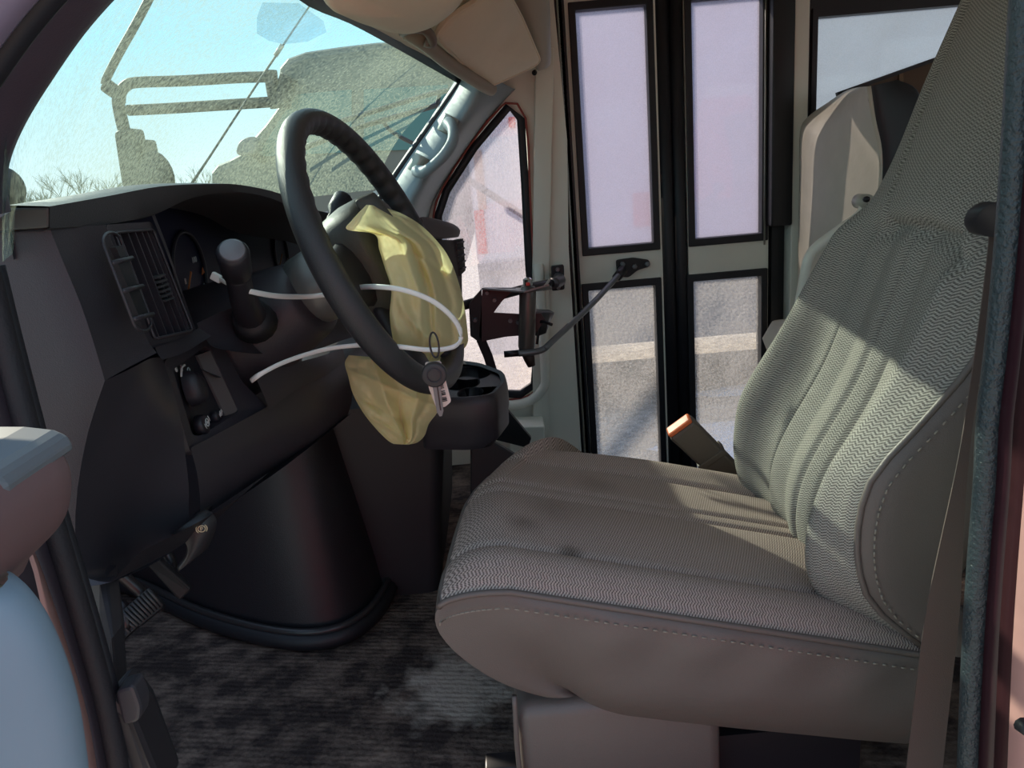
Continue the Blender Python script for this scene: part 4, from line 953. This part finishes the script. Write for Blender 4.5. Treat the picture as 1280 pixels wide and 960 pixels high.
# ------------------------------------------------------------------ sun visors, headliner edge
vis = thing('sun_visor', 'beige padded sun visor folded against the passenger side header', 'sun visor', P(600, 100, 1.9))
vq = [P(541, 42, 1.72), P(560, 20, 1.72), P(628, -22, 1.78), P(650, 18, 1.95), P(674, 74, 2.12), P(668, 80, 2.12), P(612, 106, 2.08), P(604, 104, 2.06), P(575, 78, 1.9)]
vp = roundpoly(vq, .02, 4); n_ = (vp[0]-vp[20]).cross(vp[10]-vp[20]).normalized()
if n_.y > 0: n_ = -n_
bm = B(); vc = sum(vp, Vector())/len(vp)
rows = [[vc+(p-vc)*k+n_*d for p in vp] for k, d in ((.05, .014), (.6, .014), (.93, .011), (.985, .006), (1.0, 0), (.985, -.006), (.9, -.008))]
vs = grid(bm, rows, cu=True); cap(bm, vs[0]); cap(bm, vs[-1]); obj('visor_pad', bm, BEIGE, vis)
bm = B(); tube(bm, [vc+(p-vc)*.995+n_*.006 for p in vp], .003, 6, closed=True); obj('edge_welt', bm, BEIGE, vis)
bm = B(); tube(bm, cat([P(508, 40, 1.70), P(528, 52, 1.72), P(560, 78, 1.85), P(600, 104, 2.02), P(614, 112, 2.1)], 4), .016, 10); obj('hinge_rod', bm, mk('visor_rod', lin((150, 140, 122)), .6), vis)
bm = B(); tube(bm, cat([P(503, 40, 1.70), P(512, 36, 1.66), P(528, 36, 1.66), P(538, 44, 1.68), P(540, 54, 1.70), P(531, 52, 1.70)], 4), .010, 8); obj('visor_hook', bm, mk('hook', lin((120, 108, 96)), .5), vis)
vis2 = thing('sun_visor', 'beige padded sun visor above the driver at the top edge of the windshield', 'sun visor', P(460, 10, 1.3))
dq = [P(398, -30, 1.10), P(404, 6, 1.12), P(440, 22, 1.22), P(485, 36, 1.36), P(508, 38, 1.42), P(540, 28, 1.42), P(572, 2, 1.36), P(590, -30, 1.30)]
vp = roundpoly(dq, .03, 5); vc = sum(vp, Vector())/len(vp); n_ = (vp[0]-vc).cross(vp[14]-vc).normalized()
if n_.y > 0: n_ = -n_
bm = B(); rows = [[vc+(p-vc)*k+n_*d for p in vp] for k, d in ((.05, .018), (.6, .017), (.92, .013), (.985, .007), (1.0, 0), (.985, -.006), (.9, -.008))]
vs = grid(bm, rows, cu=True); cap(bm, vs[0]); cap(bm, vs[-1]); obj('visor_pad', bm, BEIGE, vis2)
hl = B(); rows = []
for (a, b, y) in ((385, -10, 1.22), (440, 24, 1.5), (500, 56, 1.8), (540, 79, 2.0), (575, 100, 2.17)):
    p = P(a, b, y); rows.append(cat([p+V(-.02, 0, .015), p+V(.0, -.004, .006), p+V(.04, -.02, .020), p+V(.10, -.05, .065), p+V(.16, -.07, .12)], 3))
grid(hl, rows); obj('trim_8', hl, BEIGE, label='beige headliner edge rolled over the windshield header', cate='headliner', kind='structure', solid=.006, sub=1)
bm = B(); rows = []
for (a, b) in (((628, -20), (688, -20)), ((650, 18), (688, 20)), ((672, 70), (690, 75)), ((668, 92), (688, 84))):
    rows.append([P(*a, 2.20), P((a[0]+b[0])/2, (a[1]+b[1])/2, 2.17), P(*b, 2.22)])
grid(bm, rows); obj('trim_9', bm, mk('corner_panel', lin((176, 172, 164)), .5), label='pale corner panel between the visor and the entry door', cate='trim', kind='structure', sub=1, solid=.01)
# ------------------------------------------------------------------ passenger jump seat
js = thing('passenger_seat', 'grey vinyl passenger seat with black side and bent armrest by the door', 'seat', (.85, 1.95, 0))
fl = [(997, 420), (998, 300), (999, 215), (1000, 165), (1010, 146), (1035, 128), (1062, 112), (1085, 108)]
fr_ = [(1040, 470), (1072, 420), (1090, 330), (1099, 240), (1100, 190), (1092, 150), (1085, 125), (1086, 108)]
bm = B(); rows = []
for (a, b) in zip(fl, fr_):
    p, q_ = P(*a, 2.27), P(*b, 1.80); m = p.lerp(q_, .5)
    rows.append(cat([p+V(.05, .01, -.01), p, p.lerp(q_, .25)+V(-.02, 0, 0), m+V(-.026, 0, 0), p.lerp(q_, .8)+V(-.015, 0, 0), q_], 4))
r2 = [cat([r[i] for r in rows], 4) for i in range(len(rows[0]))]
grid(bm, r2); obj('back_cushion', bm, JUMPV, js)
bm = B(); rows = []
fo = [(1086, 108), (1092, 150), (1100, 190), (1099, 240), (1090, 330), (1072, 420), (1040, 470)]
ba = [(1120, 100), (1146, 112), (1156, 150), (1160, 220), (1160, 320), (1150, 420), (1140, 480)]
for a, b in zip(fo, ba):
    p, q_ = P(*a, 1.80), P(*b, 1.84); rows.append(cat([p, p.lerp(q_, .2)+V(0, -.014, 0), p.lerp(q_, .75)+V(0, -.016, 0), q_, q_+V(.01, .08, -.01), q_+V(-.0, .30, -.02)], 3))
r2 = [cat([r[i] for r in rows], 4) for i in range(len(rows[0]))]
grid(bm, r2); obj('side_panel', bm, BLACKV, js, label='black vinyl side panel')
bm = B(); tube(bm, cat([P(*a, 1.80) for a in fo], 4), .005, 8); obj('welt', bm, JUMPV, js)
bm = B(); rows = rrect(.74, 1.15, 1.80, 2.14, .30, .04), rrect(.72, 1.15, 1.79, 2.15, .36, .04), rrect(.74, 1.15, 1.81, 2.13, .41, .04); vs = grid(bm, list(rows), cu=True); cap(bm, vs[0]); cap(bm, vs[-1]); obj('seat_cushion', bm, JUMPV, js)
for (x, y) in ((.92, 1.84), (1.12, 1.84), (.92, 2.1), (1.12, 2.1)):
    b = B(); tube(b, [V(x, y, 0), V(x, y, .31)], .014, 10); obj('leg', b, STEEL, js)
bm = B(); ap = cat([P(1081, 254, 1.765), P(1074, 270, 1.76), P(1050, 287, 1.755), P(1022, 308, 1.755), P(1010, 325, 1.755), P(1003, 360, 1.755), P(994, 410, 1.76)], 6)
tube(bm, ap, .0125, 12, sy=1, sx=.8); arm = obj('armrest', bm, mk('armrest_sunlit', lin((236, 230, 216)), .4, .1), js, label='bent metal armrest, sunlit tone in its colour')  # near-white colour carries the sunlight on the armrest
bm = B(); c = P(1081, 252, 1.765); tube(bm, [c+V(0, .03, 0), c+V(0, -.012, 0)], .017, 14); obj('pivot', bm, mk('pivot_metal', lin((190, 185, 172)), .4, .2), arm)
b = B(); c = P(1082, 249, 1.748); tube(b, [c, c+V(0, -.008, 0)], .007, 8); obj('pivot_bolt', b, DARKSTEEL, arm)
bp_ = thing('brown_panel', 'brown panel with a black top edge slanting behind the passenger seat', 'panel', P(1150, 130, 2.30))
bm = B(); prism(bm, [P(1048, 120, 2.30), P(1178, 72, 2.30), P(1205, 66, 2.30), P(1205, 140, 2.30), P(1060, 140, 2.30)], (0, .012, 0)); obj('board', bm, BROWN, bp_, smooth=False)
bm = B(); strip(bm, [P(1046, 118, 2.295), P(1178, 71, 2.295), P(1205, 64, 2.295)], .010, .016, up=(0, 1, 0)); obj('edge_strip', bm, BLACKV, bp_, smooth=False)
bm = B(); strip(bm, [P(1126, 88, 2.296), P(1127, 140, 2.296)], .012, .006, up=(0, 1, 0)); obj('board_batten', bm, mk('batten', lin((120, 98, 70)), .6), bp_, smooth=False)
# ------------------------------------------------------------------ pedals and brake release
def pedal(name, label, quad, ysurf, ribs, armto):
    t = thing(name, label, 'pedal', quad[0])
    n2 = (quad[1]-quad[0]).cross(quad[3]-quad[0]).normalized()
    if n2.y > 0: n2 = -n2
    b = B(); prism(b, roundpoly(quad, .006), n2*-.012); obj('pad', b, BLACK, t, bev=.003, smooth=False)
    for k in range(ribs):
        u = (k+.5)/ribs; b = B(); a_, c_ = quad[0].lerp(quad[1], u), quad[3].lerp(quad[2], u); tube(b, [a_.lerp(c_, .06)+n2*.001, a_.lerp(c_, .94)+n2*.001], .0024, 5); obj('rib', b, mk_rib, t)
    m = sum(quad, Vector())/4
    b = B(); tube(b, cat([m-n2*.006, m-n2*.03+V(-.01, 0, .03), armto], 4), .009, 8); obj('arm', b, DARKSTEEL, t)
mk_rib = mk('pedal_rib', (.045, .042, .046), .45)
pedal('parking_brake_pedal', 'wide ribbed black parking brake pedal under the left end of the dash', [P(150, 765, .98), P(186, 733, 1.0), P(206, 757, 1.0), P(172, 785, .97)], 1, 9, V(-.66, .98, .50))
pedal('lower_pedal', 'black pedal with moulded pattern close to the floor below the ribbed pedal', [P(133, 790, 1.02), P(170, 771, 1.04), P(180, 776, 1.04), P(146, 808, 1.01)], 1, 5, V(-.74, 1.06, .0))
pedal('brake_pedal', 'plain dark brake pedal bar reaching right beyond the ribbed pedal', [P(181, 704, 1.06), P(196, 698, 1.06), P(240, 737, 1.08), P(224, 752, 1.07)], 1, 0, V(-.62, 1.06, .52))
rel = thing('brake_release_handle', 'black curved parking brake release handle with a pale round symbol', 'handle', P(245, 690, .835))
bm = B(); rows = []
for (a, b) in (((214, 668), (256, 638)), ((226, 672), (264, 640)), ((234, 684), (270, 650)), ((232, 698), (266, 666)), ((222, 712), (258, 684))):
    rows.append([P(*a, .835), P(a[0]*.5+b[0]*.5, a[1]*.5+b[1]*.5, .845), P(*b, .855)])
grid(bm, [cat([r[i] for r in rows], 4) for i in range(3)]); obj('handle_plate', bm, mk('handle_plastic', (.030, .028, .032), .4), rel, solid=.006)
c = P(252, 661, .834); n_ = V(.25, -.95, -.1).normalized(); s_ = n_.cross(V(0, 0, 1)).normalized(); u_ = s_.cross(n_)
bm = B(); tube(bm, [c+(s_*math.cos(2*PI*k/16)+u_*math.sin(2*PI*k/16))*.0042 for k in range(16)], .0006, 5, closed=True)
for sg in (-1, 1): tube(bm, [c+(s_*math.cos(a)*sg+u_*math.sin(a))*.0062 for a in (-.8, -.4, 0, .4, .8)], .0006, 5)
obj('brake_symbol', bm, mk('pale_symbol', (.75, .62, .4), .5), rel)
text('P', c+n_*.001, .007, rel, bpy.data.materials['pale_symbol'], 'symbol_letter', ry=(PI/2-.1, 0, .25))
bm = B(); tube(bm, [P(240, 655, .845), P(262, 630, .90), P(300, 600, 1.0)], .006, 6); obj('handle_rod', bm, DARKSTEEL, rel)
# ------------------------------------------------------------------ door jamb on the driver side
jm = thing('trim_10', 'dark driver door jamb with rubber weatherstrip below the windshield pillar', 'door jamb', P(100, 900, .62), kind='structure')
ws_p = [(-20, 330), (2, 420), (28, 520), (52, 612), (82, 712), (108, 800), (132, 890), (150, 985)]
bm = B(); tube(bm, cat([P(a, b, .60) for a, b in ws_p], 5), .0105, 10); obj('weatherstrip', bm, mk('weatherstrip', (.016, .014, .019), .6, bump=.3, bscale=400), jm)
bm = B(); tube(bm, cat([P(a+16, b+2, .612) for a, b in ws_p], 5), .006, 8); obj('inner_bead', bm, GASKET, jm)
def band(la, lb, ya, yb, mat, name, parent=jm, mid=.006):
    rows = []
    for a, b in zip(la, lb):
        p, q_ = P(*a, ya), P(*b, yb); rows.append([p, p.lerp(q_, .5)+V(.0, -mid, 0), q_])
    r = [cat([x[i] for x in rows], 4) for i in range(3)]
    b_ = B(); grid(b_, r); return obj(name, b_, mat, parent, solid=.008)
JB = mk('jamb_dark', lin((60, 50, 58)), .5)
band([(-30, 330), (-8, 420), (18, 520), (42, 612), (72, 712), (98, 800), (122, 890), (140, 985)], [(-60, 340), (-40, 430), (-16, 530), (12, 622), (50, 722), (80, 810), (106, 900), (122, 990)], .60, .575, JB, 'jamb_band')
band([(-20, 520), (10, 620), (48, 720), (78, 808), (104, 896), (120, 990)], [(-40, 560), (-14, 640), (32, 690), (58, 800), (84, 905), (100, 1000)], .574, .55, PINK, 'painted_jamb', mid=.004)
band([(-20, 600), (30, 690), (56, 800), (82, 905), (98, 1000)], [(-60, 640), (-20, 740), (10, 860), (30, 960), (40, 1020)], .548, .52, JB, 'hinge_cover')
bm = B(); prism(bm, [P(96, 714, .72), P(132, 722, .72), P(138, 800, .665), P(146, 880, .665), P(190, 1010, .665), P(120, 1010, .665)], (0, .03, 0)); obj('kick_panel', bm, mk('kick', (.028, .025, .030), .45), jm, bev=.006, smooth=False)
bm = B(); prism(bm, [P(92, 920, .60), P(140, 868, .60), P(166, 905, .60), P(205, 1000, .62), P(100, 1000, .60)], (0, .05, 0)); obj('sill_end', bm, mk('sill_black', (.022, .020, .025), .5), jm, bev=.008, smooth=False)
lv = thing('latch_lever', 'small black release lever at the foot of the driver door jamb', 'lever', P(160, 905, .62))
bm = B(); prism(bm, roundpoly([P(143, 864, .60), P(166, 857, .60), P(176, 885, .60), P(174, 903, .60), P(153, 908, .60)], .006), (0, .022, 0)); obj('lever_tab', bm, mk('lever_black', (.045, .042, .050), .4), lv, bev=.004, smooth=False)
# open driver door
dd_ = thing('driver_door', 'open driver door with grey armrest cap and pale padded edge', 'door', P(20, 950, .40))
bm = B(); rows = []
ar = [(-60, 556), (0, 556), (34, 560), (52, 566), (64, 584), (72, 606), (72, 640), (62, 668), (44, 690), (18, 716), (2, 742), (-60, 760)]
for y, k in ((.42, .90), (.415, .97), (.40, 1.0), (.37, 1.0), (.33, .97)):
    c = P(0, 640, .40); rows.append([V(0, 0, 0)+(P(a, b, .40)-c)*k+c+V(0, y-.40, 0) for a, b in [(q_.x, q_.y) for q_ in cat([Vector((a, b, 0)) for a, b in ar], 3)]])
vs = grid(bm, rows); cap(bm, vs[0]); obj('armrest_body', bm, mk('armrest_pinkish', lin((116, 90, 90)), .5), dd_)
bm = B(); rows = []
for y in (.427, .36):
    rows.append([P(a, b, .40)+V(0, y-.40, .001) for a, b in ((-60, 553), (0, 553), (36, 557), (55, 565), (66, 584), (50, 590), (0, 600), (-60, 606))])
vs = grid(bm, rows, cu=True); cap(bm, vs[0]); cap(bm, vs[1]); obj('armrest_top', bm, GREYL, dd_, bev=.004, smooth=False, label='grey armrest cap')
bm = B(); rows = []
pe = [(-10, 742), (12, 755), (38, 788), (58, 828), (74, 872), (86, 920), (96, 985)]
for a, b in pe:
    p = P(a, b, .34); rows.append(cat([p+V(-.12, -.06, -.01), p+V(-.05, -.035, .0), p+V(-.018, -.014, 0), p, p+V(-.004, .02, 0), p+V(-.03, .04, 0)], 3))
r2 = [cat([r[i] for r in rows], 4) for i in range(len(rows[0]))]
grid(bm, r2); obj('padded_edge', bm, mk('door_pad', lin((128, 146, 160)), .6, var=.08, vscale=14), dd_, label='pale blue grey padded door edge')
bm = B(); tube(bm, cat([P(a+1, b, .352) for a, b in pe], 4), .0055, 8); obj('tan_welt', bm, mk('tan_welt', lin((150, 134, 110)), .6), dd_)
# ------------------------------------------------------------------ door pillar behind the driver
bpil = thing('trim_11', 'red painted door pillar with textured black weatherstrip behind the seat', 'door pillar', P(1250, 950, .52), kind='structure')
seal_p = [(1284, -60), (1278, 20), (1270, 160), (1260, 300), (1246, 440), (1236, 525), (1232, 600), (1224, 700), (1217, 802), (1211, 934), (1208, 1010)]
bm = B(); tube(bm, cat([P(a, b, .52) for a, b in seal_p], 6), .0075, 10, sx=1, sy=1.3, up=(0, 1, 0)); obj('weatherstrip', bm, mk('pebbled_rubber', (.030, .042, .048), .4, bump=1.2, bscale=260), bpil)
def pband(o1, o2, y1, y2, mat, name, mid=.01, nn=5):
    rows = []
    for a, b in seal_p:
        p, q_ = P(a+o1*(1), b, y1), P(a+o2, b, y2); rows.append([p, p.lerp(q_, .33)+V(0, -mid, 0), p.lerp(q_, .66)+V(0, -mid, 0), q_])
    r = [cat([x[i] for x in rows], 4) for i in range(4)]
    b_ = B(); grid(b_, r); return obj(name, b_, mat, bpil, solid=.006)
pband(12, 44, .515, .50, mk('dark_red_seal', lin((48, 22, 30)), .35), 'smooth_seal', .008)
pband(36, 62, .497, .48, mk('pillar_reddish', lin((56, 26, 30)), .4), 'inner_paint', .003)
pband(52, 150, .478, .44, PINK, 'painted_pillar', .006)
bm = B(); box(bm, (.43, .545, .05), (.62, .575, 1.3)); obj('pillar_trim', bm, mk('pillar_trim_grey', lin((150, 150, 144)), .5), bpil, smooth=False)
b = B(); c = P(1277, 905, .455); tube(b, [c, c+V(0, -.01, 0)], [.006, .004], 10); obj('striker_bolt', b, BLACK, bpil)
# roof rail over the driver door
bm = B(); box(bm, (-.28, .50, 1.19), (2.0, .58, 1.56)); obj('trim_12', bm, WALL, label='grey roof rail over the driver door opening', cate='trim', kind='structure', smooth=False)
# ------------------------------------------------------------------ outside
GZ = -.75
def ground_mat():
    m = mk('gravel_ground', lin((150, 140, 128)), .9, bump=.6, bscale=30); t = m.node_tree; b = t.nodes['Principled BSDF']; N = t.nodes.new; L = t.links.new
    c = N('ShaderNodeTexCoord'); n = N('ShaderNodeTexNoise'); n.inputs['Scale'].default_value = 25; n.inputs['Detail'].default_value = 8; L(c.outputs['Object'], n.inputs['Vector'])
    r = N('ShaderNodeValToRGB'); r.color_ramp.elements[0].color = (*lin((160, 150, 138)), 1); r.color_ramp.elements[1].color = (*lin((220, 210, 196)), 1); r.color_ramp.elements[0].position = .35; r.color_ramp.elements[1].position = .65
    L(n.outputs['Fac'], r.inputs[0]); L(r.outputs[0], b.inputs['Base Color']); return m
bm = B(); box(bm, (-90, -40, GZ-.1), (60, 120, GZ)); obj('ground', bm, ground_mat(), label='grey gravel yard outside the bus', cate='ground', kind='structure', smooth=False)
SNOW = mk('snow', (.85, .88, .95), .8, bump=.5, bscale=12)
for i, (cx, cy, rx, ry, lb) in enumerate(((1.75, 4.15, .9, .42, 'white snow patch on the ground nearest the entry door'), (2.15, 5.05, .9, .10, 'thin white snow strip under the skirt of the parked bus'))):
    b = B(); rows = []
    for k, z in ((1.0, 0), (.85, .03), (.5, .05), (.05, .055)): rows.append([V(cx+math.cos(2*PI*j/28)*rx*k*(1+.18*math.sin(j*2.3+i)), cy+math.sin(2*PI*j/28)*ry*k*(1+.18*math.cos(j*1.7)), GZ+z) for j in range(28)])
    grid(b, rows, cu=True); obj('snow_patch', b, SNOW, label=lb, cate='snow')
# neighbouring bus on the passenger side
nb = thing('parked_bus', 'white bus parked alongside seen through the windshield and side windows', 'bus', (1.5, 5.7, GZ))
BUSW = mk('bus_white', lin((222, 214, 224)), .4, var=.05, vscale=2)
Yb = 4.7
def bx(px, py): return P(px, py, Yb)
cabp = [(585, 190), (585, 48), (470, 52), (420, 58), (380, 64), (358, 72), (348, 84), (346, 96), (352, 112), (346, 134), (330, 156), (312, 176), (300, 192), (285, 200), (270, 206), (262, 216), (262, 330), (585, 330)]
b = B(); prism(b, [bx(*a) for a in cabp], (0, 2.1, 0)); obj('cab', b, mk('bus_cab_grey', lin((104, 106, 98)), .5, var=.2, vscale=3), nb, smooth=False, bev=.04)
b = B(); prism(b, [bx(*a)+V(0, -.012, 0) for a in ((350, 150), (372, 118), (440, 112), (440, 190), (322, 196))], (0, .02, 0)); obj('side_window', b, mk('bus_glass', (.05, .16, .15), .1), nb, smooth=False)
b = B(); prism(b, [bx(*a)+V(0, -.012, 0) for a in ((455, 112), (560, 106), (560, 186), (455, 189))], (0, .02, 0)); obj('side_window', b, bpy.data.materials['bus_glass'], nb, smooth=False)
x1 = bx(575, 100).x
b = B(); box(b, (x1, Yb-.02, .30), (4.6, Yb+2.2, 2.6)); obj('body_side', b, BUSW, nb, smooth=False, bev=.05)
b = B(); box(b, (x1, Yb, -.25), (4.6, Yb+2.1, .30)); obj('lower_skirt', b, mk('bus_skirt', lin((168, 160, 156)), .6, var=.2, vscale=3), nb, smooth=False)
b = B(); box(b, (x1, Yb-.04, .285), (4.6, Yb-.02, .33)); obj('rub_rail', b, mk('rub_rail', lin((120, 116, 120)), .5), nb, smooth=False)
for (x, n2) in ((-.75, 0), (2.9, 0)):
    b = B(); tube(b, [V(x, Yb+.02, GZ+.38), V(x, Yb+.28, GZ+.38)], .38, 28); w_ = obj('wheel', b, BLACK, nb, auto=40)
    b = B(); tube(b, [V(x, Yb+.0, GZ+.38), V(x, Yb+.03, GZ+.38)], [.16, .2], 20); obj('wheel_hub', b, ALU, w_)
RF = mk('red_reflector', lin((230, 60, 50)), .4)
for (px, py, w, h) in ((600, 225, .05, .34), (601, 290, .06, .26), (803, 262, .11, .20), (640, 153, .04, .06)):
    c = P(px, py, Yb-.024); b = B(); box(b, (c.x-w/2, Yb-.035, c.z-h/2), (c.x+w/2, Yb-.02, c.z+h/2)); obj('reflector', b, RF if px != 600 else mk('faded_orange', lin((205, 150, 120)), .5), nb, smooth=False, bev=.008)
# mirror arms on its front fender
ma = thing('mirror_assembly', 'fender mirror of the parked bus on double tube arms', 'mirror', P(180, 240, 4.6))
TUBE = mk('mirror_tube', (.018, .018, .018), .6)
def mt(pts, r, name='arm_tube', y=4.6, n=4):
    b = B(); tube(b, cat([P(a, c, y) for a, c in pts], n), r, 10); return obj(name, b, TUBE, ma)
mt([(345, 96), (300, 97), (230, 101), (172, 103), (158, 107), (151, 116), (150, 128)], .030)
mt([(345, 127), (300, 130), (220, 135), (160, 138)], .030)
mt([(150, 112), (148, 128), (152, 150), (156, 166)], .034)
mt([(150, 118), (140, 112), (132, 106)], .040, 'clamp')
mt([(131, 106), (134, 96), (150, 65), (172, 26), (192, -12)], .022, 'upper_rod')
mt([(338, 88), (341, 112), (346, 135)], .036, 'mount_bar')
mt([(352, 134), (356, 112), (362, 96)], .05, 'mount_bar')
b = B(); prism(b, roundpoly([P(141, 164, 4.55), P(165, 159, 4.55), P(168, 175, 4.55), P(180, 236, 4.55), P(152, 236, 4.55)], .03), (0, .16, 0)); obj('flat_mirror_housing', b, TUBE, ma, smooth=False, bev=.02)
b = B(); prism(b, roundpoly([P(166, 176, 4.62), P(186, 174, 4.62), P(190, 192, 4.62), P(182, 198, 4.62), P(172, 200, 4.62)], .02), (0, .10, 0)); obj('mirror_bracket', b, TUBE, ma, smooth=False, bev=.01)
c = P(195, 222, 4.6); b = B(); rows = []
for k in range(9):
    a = PI*k/8; rows.append([c+V(math.sin(a)*math.cos(2*PI*j/20)*.105, -math.cos(a)*.07, math.sin(a)*math.sin(2*PI*j/20)*.15) for j in range(20)])
grid(b, rows, cu=True); obj('convex_mirror', b, TUBE, ma)
m2 = thing('door_mirror', 'rounded side mirror on the front pillar of the parked bus', 'mirror', P(308, 195, 4.6))
b = B(); prism(b, roundpoly([P(293, 192, 4.5), P(298, 176, 4.5), P(312, 170, 4.5), P(322, 172, 4.5), P(320, 190, 4.5), P(304, 196, 4.5)], .03), (0, .14, 0)); obj('mirror_housing', b, mk('mirror_grey', lin((120, 120, 116)), .5), m2, smooth=False, bev=.02)
b = B(); tube(b, [P(312, 190, 4.55), P(330, 200, 4.7)], .02, 8); obj('mirror_arm', b, TUBE, m2)
om = thing('crossview_mirror', 'dark rounded mirror just outside the left edge of the windshield', 'mirror', P(14, 252, 1.5))
c = P(8, 236, 1.5); b = B(); rows = []
for k in range(9):
    a = PI*k/8; rows.append([c+V(math.sin(a)*math.cos(2*PI*j/20)*.035, -math.cos(a)*.02, math.sin(a)*math.sin(2*PI*j/20)*.040) for j in range(20)])
grid(b, rows, cu=True); obj('mirror_head', b, TUBE, om)
b = B(); tube(b, [c+V(0, 0, -.03), c+V(-.02, 0, -.3)], .008, 8); obj('mirror_stem', b, TUBE, om)
oa = thing('side_mirror', 'thin dark strut of a side mirror crossing behind the triangular side window', 'mirror', P(700, 300, 2.34))
b = B(); tube(b, [P(520, 181, 2.56), P(592, 229, 2.46), P(655, 270, 2.38), P(700, 300, 2.335)], .011, 8); obj('strut', b, TUBE, oa)
b = B(); c = P(700, 300, 2.335); box(b, c+V(-.02, -.012, -.03), c+V(.02, .01, .03)); obj('strut_foot', b, TUBE, oa, bev=.004)
# wiper on the windshield outside
wi = thing('windshield_wiper', 'black wiper parked across the passenger side of the windshield', 'wiper', P(480, 160, 2.24))
WM = mk('wiper_black', (.02, .025, .035), .5)
def wt(pts, r, name):
    b = B(); tube(b, cat([P(a, c, y) for a, c, y in pts], 4), r, 8); obj(name, b, WM, wi)
wt([(572, 111, 2.36), (540, 117, 2.30), (500, 129, 2.24), (455, 143, 2.18), (400, 160, 2.1), (350, 182, 2.02)], .007, 'wiper_blade')
wt([(572, 124, 2.36), (530, 136, 2.30), (480, 150, 2.24), (440, 162, 2.18), (380, 185, 2.1)], .0075, 'wiper_arm')
wt([(478, 150, 2.24), (490, 165, 2.28), (520, 181, 2.34)], .006, 'wiper_link')
wt([(550, 114, 2.32), (546, 132, 2.32)], .006, 'wiper_bridge')
an = thing('radio_antenna', 'thin dark radio antenna with a pale ferrule ahead of the windshield', 'antenna', P(240, 245, 2.2))
b = B(); tube(b, [P(236, 235, 2.2), P(262, 196, 2.2), P(318, 110, 2.2), P(346, 68, 2.2), P(392, 0, 2.2)], [.004, .0032, .003, .003, .002], 6); obj('mast', b, mk('mast', lin((40, 60, 70)), .6), an)
b = B(); tube(b, [P(344, 70, 2.2), P(353, 56, 2.2)], .006, 8); obj('ferrule', b, ALU, an)
# bare shrubs on the horizon
SH = mk('twig', lin((128, 128, 108)), .9)
def shrub(cx, cy, h, seed):
    r = random.Random(seed); b = B()
    def br(p, d, l, rad, lev):
        e = p+d*l
        tube(b, [p, e], [rad, rad*.6], 3, caps=False)
        if lev == 0: return
        for _ in range(4 if lev > 1 else 5):
            nd = (d+V(r.uniform(-.8, .8), r.uniform(-.8, .8), r.uniform(-.1, .6))).normalized(); br(p.lerp(e, r.uniform(.4, 1)), nd, l*r.uniform(.45, .75), rad*.55, lev-1)
    for _ in range(3): br(V(cx+r.uniform(-.6, .6), cy, GZ), V(r.uniform(-.4, .4), r.uniform(-.4, .4), 1).normalized(), h*.45, .06, 3)
    return b
ORD = ['leftmost', 'second from the left', 'third from the left', 'fourth from the left', 'fifth from the left', 'sixth from the left', 'seventh from the left', 'eighth from the left', 'rightmost']
for i in range(9):
    px = 24+i*33; y = 36+(i % 3)*11; c = P(px, 250, y); hh = (2.9+.8*rnd.random())*y/44
    obj('bare_shrub', shrub(c.x, y, hh, i), SH, label='bare leafless shrub, %s in the hazy row on the horizon' % ORD[i], cate='shrub', group='bare shrubs on the horizon', smooth=False)
# unseen red van added behind the viewer to tint the vinyl red
rv = thing('unseen_red_van', 'unseen red van added behind the viewer for red reflections', 'van', (.5, -4.0, GZ))
RED = mk('van_red', lin((196, 44, 34)), .35, coat=.4)
b = B(); prism(b, [V(-1.6, -3.2, GZ+.3), V(2.6, -3.2, GZ+.3), V(2.6, -3.2, GZ+2.1), V(-.3, -3.2, GZ+2.1), V(-.8, -3.2, GZ+1.3), V(-1.6, -3.2, GZ+1.1)], (0, -1.8, 0)); obj('body', b, RED, rv, smooth=False, bev=.06)
for x in (-.9, 1.9):
    b = B(); tube(b, [V(x, -3.35, GZ+.34), V(x, -3.1, GZ+.34)], .34, 24); obj('wheel', b, BLACK, rv, auto=40)
b = B(); prism(b, [V(-.65, -3.19, GZ+1.3), V(.3, -3.19, GZ+1.3), V(.3, -3.19, GZ+1.9), V(-.3, -3.19, GZ+1.9)], (0, -.02, 0)); obj('side_window', b, bpy.data.materials['bus_glass'], rv, smooth=False)
